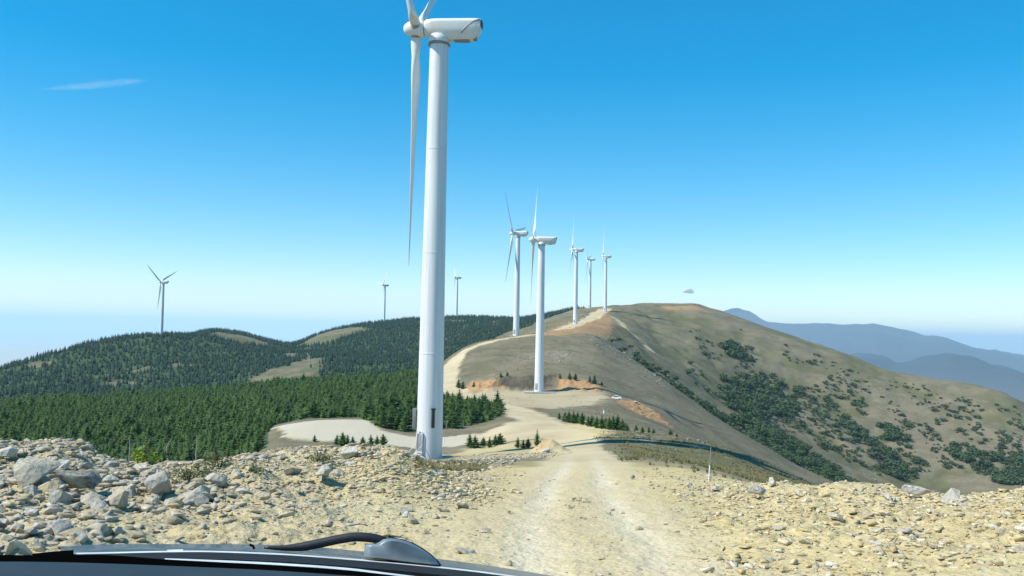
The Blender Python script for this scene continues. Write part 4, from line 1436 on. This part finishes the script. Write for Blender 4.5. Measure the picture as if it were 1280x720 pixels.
plant('leafy_sapling', 182, 583, 30, 34, LIME, 260, .07, 'bright yellow-green leafy sapling on the rubble crest', 'shrub', 701)
plant('low_shrub', 236, 601, 60, 28, WEED, 700, .035, 'sprawling dull green shrub between the boulders and the rubble crest', 'shrub', 702, 8, 8)
plant('low_shrub', 275, 584, 40, 30, WEED, 500, .04, 'green shrub on the crest right of the sprawling one', 'shrub', 703, 8, 7)
plant('low_shrub', 398, 578, 34, 20, WEED, 420, .04, 'dark green weedy clump left of the white block', 'shrub', 704, 8, 6)
plant('low_shrub', 320, 590, 34, 14, WEED, 300, .04, 'flat pale green weeds on the bank crest, right of the green shrub', 'shrub', 705, 8, 6)


def blade_tuft(seed, n):
    rs = random.Random(seed); V, T = [], []
    for _ in range(n):
        a = rs.uniform(0, 6.28); q = rs.uniform(0, .25); l = rs.uniform(.5, 1); b = rs.uniform(.1, .5)
        x, y = q * math.cos(a), q * math.sin(a); a2 = rs.uniform(0, 6.28)
        k = len(V)
        V += [(x - .03 * math.sin(a2), y + .03 * math.cos(a2), 0), (x + .03 * math.sin(a2), y - .03 * math.cos(a2), 0), (x + b * math.cos(a2), y + b * math.sin(a2), l)]
        T.append((k, k + 1, k + 2))
    return np.array(V), np.array(T)


TUFT = [blade_tuft(800 + i, 26) for i in range(4)]
m_, t_ = mat('dry_grass')
va = t_.new('ShaderNodeAttribute', attribute_name='vary').outputs['Fac']
t_.bsdf(t_.ramp(va, [(0, (.15, .16, .065)), (.5, (.25, .225, .11)), (1, (.34, .295, .165))]), .85, .1)
GRASSM = m_
n = 26000
a_ = RNG.uniform(-R_(12), R_(26), n); r_ = np.sqrt(RNG.uniform(24 ** 2, 135 ** 2, n)); x_ = r_ * np.sin(a_); y_ = r_ * np.cos(a_); p_ = 640 + F * np.tan(a_)
u = idx(az_all, a_).round().astype(int); v = idx(lr, np.log(r_)).round().astype(int)
pr = np.clip(m_green[u, v] + .25 * (p_ > 780) * (r_ > 34), 0, 1) * (1 - m_gravel[u, v]) * (1 - .8 * m_soil[u, v] * (r_ < 40)) * sstep(-.3, .35, fbm(x_ / 2.5, y_ / 2.5, 95, 3))
kp = RNG.random(n) < pr
x_, y_, r_ = x_[kp], y_[kp], r_[kp]
s_ = RNG.uniform(.14, .36, len(x_))
merged('grass', TUFT, np.stack([x_, y_, height(x_, y_) - .01], -1), RNG.uniform(0, 6.28, len(x_)), np.stack([s_ * 1.3, s_ * 1.3, s_], -1), GRASSM, 'dry grass tufts on the slopes beside the road')
TUFT_LO = [blade_tuft(820 + i, 9) for i in range(4)]
n = 60000
a_ = RNG.uniform(-R_(6), R_(31), n); r_ = np.sqrt(RNG.uniform(170 ** 2, 760 ** 2, n)); x_ = r_ * np.sin(a_); y_ = r_ * np.cos(a_)
u = idx(az_all, a_).round().astype(int); v = idx(lr, np.log(r_)).round().astype(int)
kp = RNG.random(n) < (1 - m_gravel[u, v]) * (1 - m_orange[u, v]) * (1 - m_dark[u, v]) * (1 - m_forest[u, v]) * sstep(-.25, .45, fbm(x_ / 9, y_ / 9, 96, 4, .6)) * .75
x_, y_, r_ = x_[kp], y_[kp], r_[kp]
s_ = RNG.uniform(.25, .6, len(x_)) * np.interp(r_, [170, 500], [.8, 1.5])
merged('hillside_grass', TUFT_LO, np.stack([x_, y_, height(x_, y_) - .02], -1), RNG.uniform(0, 6.28, len(x_)), np.stack([s_ * 1.6, s_ * 1.6, s_], -1), GRASSM, 'coarse dry tussocks scattered over the ridge and hillside')
n = 5000
x_ = RNG.uniform(-8, -1, n); y_ = RNG.uniform(20, 45, n); pp = project(np.stack([x_, y_, height(x_, y_)], -1))
kp = (pp[0] > 520) & (pp[0] < 612) & (pp[1] > 574) & (pp[1] < 589)
if kp.sum():
    s_ = RNG.uniform(.1, .25, kp.sum())
    merged('weeds', TUFT, np.stack([x_[kp], y_[kp], height(x_[kp], y_[kp])], -1), RNG.uniform(0, 6.28, kp.sum()), np.stack([s_ * 1.5, s_ * 1.5, s_], -1), GRASSM, 'green weeds in the hollow before the nearest tower')

# ------------------------------------------------------------------ posts, dead stems, parked car
def post(px, py, hpx, rad, lean, label, rmin, white=.45, name='marker_post'):
    p = hit(px, py, rmin); h = hpx / F * p.xy.length
    o = empty(name, p); o.rotation_euler = (0, lean, 0); tag(o, label, 'post')
    bm = bmesh.new(); lathe(bm, [(-.2, rad * 1.25), (h * white, rad * 1.25), (h * white + .01, rad)], 10); link('white_base', bmesh_to('white_base', bm, WHITE, True, R_(40)), o)
    bm = bmesh.new(); lathe(bm, [(h * white, rad * .8), (h * .98, rad * .7), (h, rad * .4)], 10); link('grey_rod', bmesh_to('grey_rod', bm, GREYP, True, R_(40)), o)
    return o


post(886, 601, 41, .014, R_(3), 'thin leaning marker post with a white lower half right of the road', 20)
post(554, 558, 32, .05, R_(8), 'thin leaning pole just right of the nearest tower', 80, .35)
post(755, 517, 8, .16, 0, 'stubby white-topped marker on the dry slope below the second turbine', 180, .5)
for (px, py, hpx, lab) in [(245, 581, 26, 'pale bare stem rising behind the green shrub'), (209, 583, 26, 'pale bare stem behind the tall two-tone boulder'), (161, 580, 26, 'pale bare stem left of the yellow-green sapling')]:
    p = P(px, 588, 26); p = ground_point(p.x, p.y); h = (588 - py + hpx) / F * 26 + max(0, P(px, 588, 26).z - p.z) + .1
    bm = bmesh.new(); rs = random.Random(px)
    tube(bm, [(0, 0, -.1), (rs.uniform(-.02, .02), 0, h * .4), (rs.uniform(-.05, .05), 0, h * .75), (rs.uniform(-.06, .06), 0, h)], [.022, .018, .012, .004], 7)
    for i in range(4):
        z = h * rs.uniform(.72, .95); a = rs.uniform(0, 6.28); l = rs.uniform(.08, .2)
        tube(bm, [(0, 0, z), (l * math.cos(a), l * math.sin(a), z + l * .7)], [.006, .002], 5)
    o = link('bare_stem', bmesh_to('bare_stem', bm, DEADW)); o.location = p; tag(o, lab, 'dead stem')


def glassy(name, col, rough):
    m, t = mat(name)
    t.bsdf(t.mix(t.noise(t.objco(), 2, 3), col, tuple(v * .9 for v in col)), rough, .5)
    return m


def small_car(p, rz):
    o = empty('parked_car', p, rz); o.scale = (.8, .8, .8); tag(o, 'small white car parked at the edge of the second turbine pad', 'car')
    W = paint('car_white', (.8, .8, .79), .25, .03)
    GL = glassy('car_glass', (.03, .035, .04), .08); TY = glassy('tyre', (.025, .025, .025), .8)
    prof = [(-1.75, .35), (-1.78, .7), (-1.6, .95), (-.95, 1.0), (-.45, 1.45), (.75, 1.48), (1.5, 1.0), (1.75, .9), (1.78, .4), (1.6, .28), (-1.6, .28)]
    bm = bmesh.new(); loft(bm, [[(x, y * (.86 if z > 1.2 else 1), z) for x, z in prof] for y in (-.78, .78)])
    bmesh.ops.bevel(bm, geom=list(bm.edges), offset=.06, segments=2, affect='EDGES')
    link('body', bmesh_to('body', bm, W, True, R_(35)), o)
    bm = bmesh.new()
    for y in (-.76, .76):
        loft(bm, [[(-.78, y + d, 1.02), (-.42, (y * .9) + d, 1.38), (.66, (y * .9) + d, 1.40), (1.2, y + d, 1.04)] for d in (-.03, .03)])
    link('side_window', bmesh_to('side_window', bm, GL, False), o)
    for x in (-1.1, 1.1):
        for y in (-.74, .74):
            bm = bmesh.new(); lathe(bm, [(-.1, .2), (-.1, .3), (.1, .3), (.1, .2)], 20)
            bmesh.ops.rotate(bm, verts=bm.verts, cent=(0, 0, 0), matrix=Matrix.Rotation(PI / 2, 3, 'X'))
            w = link('wheel', bmesh_to('wheel', bm, TY, True, R_(40)), o); w.location = (x, y, .3)
            bm = bmesh.new(); lathe(bm, [(-.11, .19), (.11, .19)], 16); bmesh.ops.rotate(bm, verts=bm.verts, cent=(0, 0, 0), matrix=Matrix.Rotation(PI / 2, 3, 'X'))
            link('rim', bmesh_to('rim', bm, GREYP, True, R_(40)), w)
    return o


p = hit(771, 499.5, 240)
small_car(p, R_(165))
stone(795, 504, 8, SLAB[2], ROCK_PALE, 'pale slab on the lip of the orange cut slope beyond the parked car', 240, sq=1.0)

# ------------------------------------------------------------------ the car the picture is taken from
def car_mat(name, col, rough, metal=0.0, spec=.5, coat=0.0, vf=1.25):
    m, t = mat(name)
    p = t.objco()
    n = t.noise(p, 30, 5, .6)
    c = t.mix(t.maprange(n, .4, .75), col, tuple(min(1, v * 1.3) for v in col))
    t.bsdf(c, t.maprange(n, .3, .8, rough, min(1, rough + .15)), spec, metal, None, **({'Coat Weight': coat} if coat else {}))
    return m


BON = car_mat('bonnet_paint', (.075, .10, .115), .42, .2, .4, .3)
COWL = car_mat('cowl_plastic', (.02, .023, .026), .75, 0, .08)
BLACK = car_mat('black_rubber', (.002, .002, .002), .95, 0, .0)
GLINT_TRIM = car_mat('glint_and_clip_white', (.78, .79, .77), .3, .2)  # white of the painted highlight strips, also used for the clips
DASH = car_mat('dashboard_plastic', (.026, .044, .058), .7, 0, .15)
CAPM = car_mat('wiper_cap_paint', (.16, .205, .225), .4, .15, .35)
ARM = car_mat('wiper_arm_black', (.02, .022, .025), .45)

car = empty('car', (0, 1.0, -1.4))
tag(car, 'dark car bonnet, wiper and dashboard edge at the bottom of the view', 'car')


def interp_line(line, n):
    xs = [p[0] for p in line]
    q = np.linspace(xs[0], xs[-1], n)
    return [(float(x), float(pchip(xs, [p[1] for p in line], x))) for x in q]


def strip_mesh(name, lines, m, n=60, drop=.02, smooth=True):
    """lines: list of (polyline in survey pixels, range); lofted across the car as a closed shell with thickness"""
    rows = []
    for line, D in lines:
        rows.append([P(x, y, D) for x, y in interp_line(line, n)])
    bm = bmesh.new()
    back = [[p - Vector((0, 0, drop)) for p in r] for r in rows]
    allr = rows + back[::-1]
    vs = [[bm.verts.new(p) for p in r] for r in allr]
    k = len(vs)
    for a in range(k):
        b = (a + 1) % k
        for i in range(n - 1):
            bm.faces.new((vs[a][i], vs[a][i + 1], vs[b][i + 1], vs[b][i]))
    bm.faces.new([v[0] for v in vs]); bm.faces.new([v[-1] for v in vs][::-1])
    for v in bm.verts:
        v.co -= car.location
    return link(name, bmesh_to(name, bm, m, smooth, R_(30)), car)


top = [(76, 684), (110, 681), (160, 680), (260, 680), (360, 681.5), (410, 685), (470, 691), (560, 700), (640, 711.5), (720, 725), (800, 740)]
rear = [(84, 692), (130, 691), (240, 689), (340, 692), (440, 699), (540, 708), (640, 720), (720, 733), (800, 748)]


def shift(line, dy, dx=0):
    return [(x + dx, y + dy) for x, y in line]


b = strip_mesh('bonnet', [(shift(top, 90), 2.4), (shift(top, 40), 2.0), (shift(top, 8), 1.6), (top, 1.32), (shift(rear, -.5), 1.16)], BON, 70, .02)
strip_mesh('bonnet_edge_highlight', [(shift(rear, -.8), 1.155), (shift(rear, 1.2), 1.12)], GLINT_TRIM, 70, .004)  # highlight along the bonnet's rear edge, painted as a white strip
strip_mesh('cowl_grille', [(shift(rear, 1.0), 1.118), (shift(rear, 9.5), 1.0)], COWL, 70, .02)
mid = [(206, 698.5), (280, 701), (360, 705), (440, 711), (480, 716), (560, 726), (700, 745)]
strip_mesh('windscreen_reflection', [(shift(mid, -.6), .985), (shift(mid, 2.0), .965)], GLINT_TRIM, 50, .004)  # reflection at the foot of the glass, painted as a white strip
blk0 = [(-60, 690), (0, 693.5), (70, 694), (120, 693.5), (206, 699), (280, 703), (360, 707.5), (440, 713.5), (560, 728), (700, 750)]
blk1 = [(-60, 704), (0, 702), (60, 702.5), (120, 704), (240, 708.5), (330, 712.5), (400, 717), (480, 723), (560, 732), (700, 756)]
strip_mesh('windscreen_seal', [(blk0, .96), (shift(blk1, .6), .80)], BLACK, 70, .015)
strip_mesh('dashboard', [(blk1, .795), (shift(blk1, 30), .66), (shift(blk1, 120), .5)], DASH, 70, .03)
# black corner bead and clips
strip_mesh('corner_bead', [([(40, 692), (70, 689), (92, 687.5)], 1.15), ([(40, 696), (70, 696), (92, 694)], 1.05)], BLACK, 12, .006)
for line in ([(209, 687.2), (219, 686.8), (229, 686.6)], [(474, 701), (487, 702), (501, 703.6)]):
    strip_mesh('trim_clip', [(line, 1.16), (shift(line, 4.2), 1.12)], GLINT_TRIM, 10, .006)

bm = bmesh.new(); rows = []  # car roof out of view, added to keep sky light off the dashboard
for y, z, hw in ((-1.6, .28, .66), (-.8, .36, .68), (-.1, .36, .67), (.22, .31, .64)):
    rows.append([(hw * math.sin(a) , y, z + .07 * math.cos(a) - .05) for a in np.linspace(-1.3, 1.3, 11)] + [(hw * .96 * math.sin(a), y, z + .07 * math.cos(a) - .085) for a in np.linspace(1.3, -1.3, 11)])
loft(bm, rows)
for v in bm.verts: v.co -= car.location
link('shade_roof', bmesh_to('shade_roof', bm, BON, True, R_(40)), car)

# wiper: arm, blade stub and cap
D = 1.2
arm_line = [(330, 684.5), (352, 685), (376, 683.5), (400, 679), (424, 674), (446, 671), (466, 672.5), (482, 677)]
bm = bmesh.new()
tube(bm, [P(x, y, D) - car.location for x, y in interp_line(arm_line, 24)], [.0015 + .0045 * min(1, i / 8) for i in range(24)], 10)
wa = link('wiper_arm', bmesh_to('wiper_arm', bm, ARM), car)
bm = bmesh.new()
tube(bm, [P(x, y, D - .01) - car.location for x, y in [(312, 680.6), (316, 682.5), (318, 686)]], .0016, 6)
link('wiper_joint', bmesh_to('wiper_joint', bm, BLACK), wa)
out = [(455, 696), (455.5, 683), (458, 680.2), (470, 680), (474, 677.5), (479, 674), (488, 673), (499, 674), (512, 678), (524, 684), (535, 691.5), (544, 699), (549, 706), (545, 707.5), (520, 705), (490, 701), (465, 698)]
bm = bmesh.new()
cx = sum(p[0] for p in out) / len(out); cy = sum(p[1] for p in out) / len(out)
rings = []
for dd, sh in ((-.028, .80), (-.024, .93), (-.014, 1.0), (.014, 1.0), (.024, .93), (.028, .80)):
    rings.append([P(cx + (x - cx) * sh, cy + (y - cy) * sh, 1.17 + dd) - car.location for x, y in out])
loft(bm, rings)
link('wiper_cap', bmesh_to('wiper_cap', bm, CAPM, True, R_(70)), car)
bm = bmesh.new()
tube(bm, [P(x, y, 1.19) - car.location for x, y in [(456, 681.5), (466, 681.6), (474, 679.5), (482, 675.3), (490, 674.2), (502, 675.8), (516, 680.5), (528, 687.2), (538, 694.5), (546, 702), (550, 707)]], .0022, 8)
link('cap_edge', bmesh_to('cap_edge', bm, ARM), car)

# ------------------------------------------------------------------ air and sky
SUN_EL = R_(49); SUN_AZ = math.atan2(-.953, -.30)
bm = bmesh.new()
zlo = float(Z.min()) - 1.0; ztop = 290.0
box(bm, (0, 0, (zlo + ztop) / 2), (92000, 92000, ztop - zlo))
hz_m = bpy.data.materials.new('haze'); t = NT(hz_m)
pv = t.new('ShaderNodeVolumePrincipled')
pv.inputs['Color'].default_value = (.60, .84, 1, 1); pv.inputs['Density'].default_value = .72e-4; pv.inputs['Anisotropy'].default_value = 0.0
t.link(pv.outputs[0], t.out.inputs['Volume'])
hz = link('haze', bmesh_to('haze', bm, hz_m, False)); hz['kind'] = 'stuff'; hz['label'] = 'thin blue haze hanging over the far hills'


def puff(name, px, py, r, w, h, dep, dens, label, seed, lumps=9, flat=False):
    c = P(px, py, r)
    bm = bmesh.new(); rs = random.Random(seed)
    for i in range(lumps):
        t0 = (i + .5) / lumps * 2 - 1
        s = (1 - abs(t0) ** 2) * .5 + .35
        if dens > .5:
            aa_ = rs.uniform(0, 2 * PI); qq = math.sqrt(rs.random()); rr_ = rs.uniform(.16, .30) * h * 1.5 * (1.25 - .7 * qq)
            mtx = Matrix.Translation((qq * math.cos(aa_) * w * .42, rs.uniform(-.2, .2) * dep, qq * math.sin(aa_) * h * .36 - .1 * h * math.cos(aa_ * 2))) @ Matrix.Diagonal((rr_ * 1.25, rr_, rr_ * .9, 1))
            bmesh.ops.create_icosphere(bm, subdivisions=3, radius=1, matrix=mtx)
            continue
        mtx = Matrix.Translation((t0 * w * .42, rs.uniform(-.25, .25) * dep, rs.uniform(-.3, .45) * h * s)) @ Matrix.Diagonal((w * (1.6 / lumps + (.16 if dens > .5 else .06)), dep * .35 * s, h * .5 * s * (rs.uniform(.4, 1) if dens > .5 else 1), 1))
        bmesh.ops.create_icosphere(bm, subdivisions=3, radius=1, matrix=mtx)
    m = bpy.data.materials.new(name); t = NT(m)
    df = t.new('ShaderNodeBsdfDiffuse'); df.inputs['Color'].default_value = (.9, .9, .9, 1)
    tl = t.new('ShaderNodeBsdfTranslucent'); tl.inputs['Color'].default_value = (.9, .9, .9, 1)
    ms = t.new('ShaderNodeMixShader'); ms.inputs[0].default_value = .0 if dens > .5 else .45; t.link(df.outputs[0], ms.inputs[1]); t.link(tl.outputs[0], ms.inputs[2])
    tp_ = t.new('ShaderNodeBsdfTransparent'); mt = t.new('ShaderNodeMixShader')
    t.val(mt.inputs[0], .26 if dens > .5 else t.math('MULTIPLY', t.maprange(t.noise(t.objco(), 5 / w, 5, .6), .25, .75), dens)); t.link(tp_.outputs[0], mt.inputs[1]); t.link(ms.outputs[0], mt.inputs[2])
    t.link(mt.outputs[0], t.out.inputs['Surface'])
    o = link(name, bmesh_to(name, bm, m)); o.location = c
    a, _ = ray(px, py); o.rotation_euler = (0, 0, -a)
    tag(o, label, 'cloud')
    return o


puff('cloud', 860, 363.5, 13000, 175, 90, 120, .8, 'tiny white puff of cloud just above the bare summit', 4, 16)
tr = puff('cloud_streak', 123, 106, 9000, 900, 62, 200, .022, 'thin pale streak of cloud high over the wooded hill', 2, 26)
tr.rotation_euler.y = R_(-13)

w = bpy.data.worlds.new('World'); SC.world = w; w.use_nodes = True
nt = w.node_tree; nt.nodes.clear()
wo = nt.nodes.new('ShaderNodeOutputWorld'); bg = nt.nodes.new('ShaderNodeBackground')
sky = nt.nodes.new('ShaderNodeTexSky'); sky.sky_type = 'NISHITA'; sky.sun_disc = False
sky.sun_elevation = SUN_EL; sky.sun_rotation = SUN_AZ % (2 * PI)
sky.altitude = 1200; sky.air_density = 1.0; sky.dust_density = .15; sky.ozone_density = 2.2
hs = nt.nodes.new('ShaderNodeHueSaturation'); hs.inputs['Saturation'].default_value = 1.78; hs.inputs['Hue'].default_value = .489
gm = nt.nodes.new('ShaderNodeGamma'); gm.inputs['Gamma'].default_value = .78; hs.inputs['Value'].default_value = 1.40
nt.links.new(sky.outputs[0], gm.inputs['Color']); nt.links.new(gm.outputs[0], hs.inputs['Color']); nt.links.new(hs.outputs[0], bg.inputs['Color'])
bg.inputs['Strength'].default_value = .145
nt.links.new(bg.outputs[0], wo.inputs['Surface'])

sd = bpy.data.lights.new('sun', 'SUN'); sd.energy = 4.9; sd.angle = R_(.5); sd.color = (1, .95, .86)
so = bpy.data.objects.new('sun', sd); COL.objects.link(so)
v = Vector((math.sin(SUN_AZ) * math.cos(SUN_EL), math.cos(SUN_AZ) * math.cos(SUN_EL), math.sin(SUN_EL)))
so.rotation_euler = v.to_track_quat('Z', 'Y').to_euler()
so.location = v * 300

# ------------------------------------------------------------------ render settings
SC.render.engine = 'CYCLES'
SC.view_settings.view_transform = 'Standard'
SC.view_settings.look = 'None'
SC.view_settings.exposure = .32
SC.view_settings.gamma = 1
SC.view_settings.use_curve_mapping = False
cy = SC.cycles
cy.use_denoising = True
try:
    cy.denoiser = 'OPENIMAGEDENOISE'
    cy.denoising_input_passes = 'RGB_ALBEDO_NORMAL'
except Exception:
    pass
cy.max_bounces = 6; cy.diffuse_bounces = 3; cy.glossy_bounces = 2; cy.transmission_bounces = 2; cy.volume_bounces = 3; cy.transparent_max_bounces = 24
cy.sample_clamp_indirect = 6
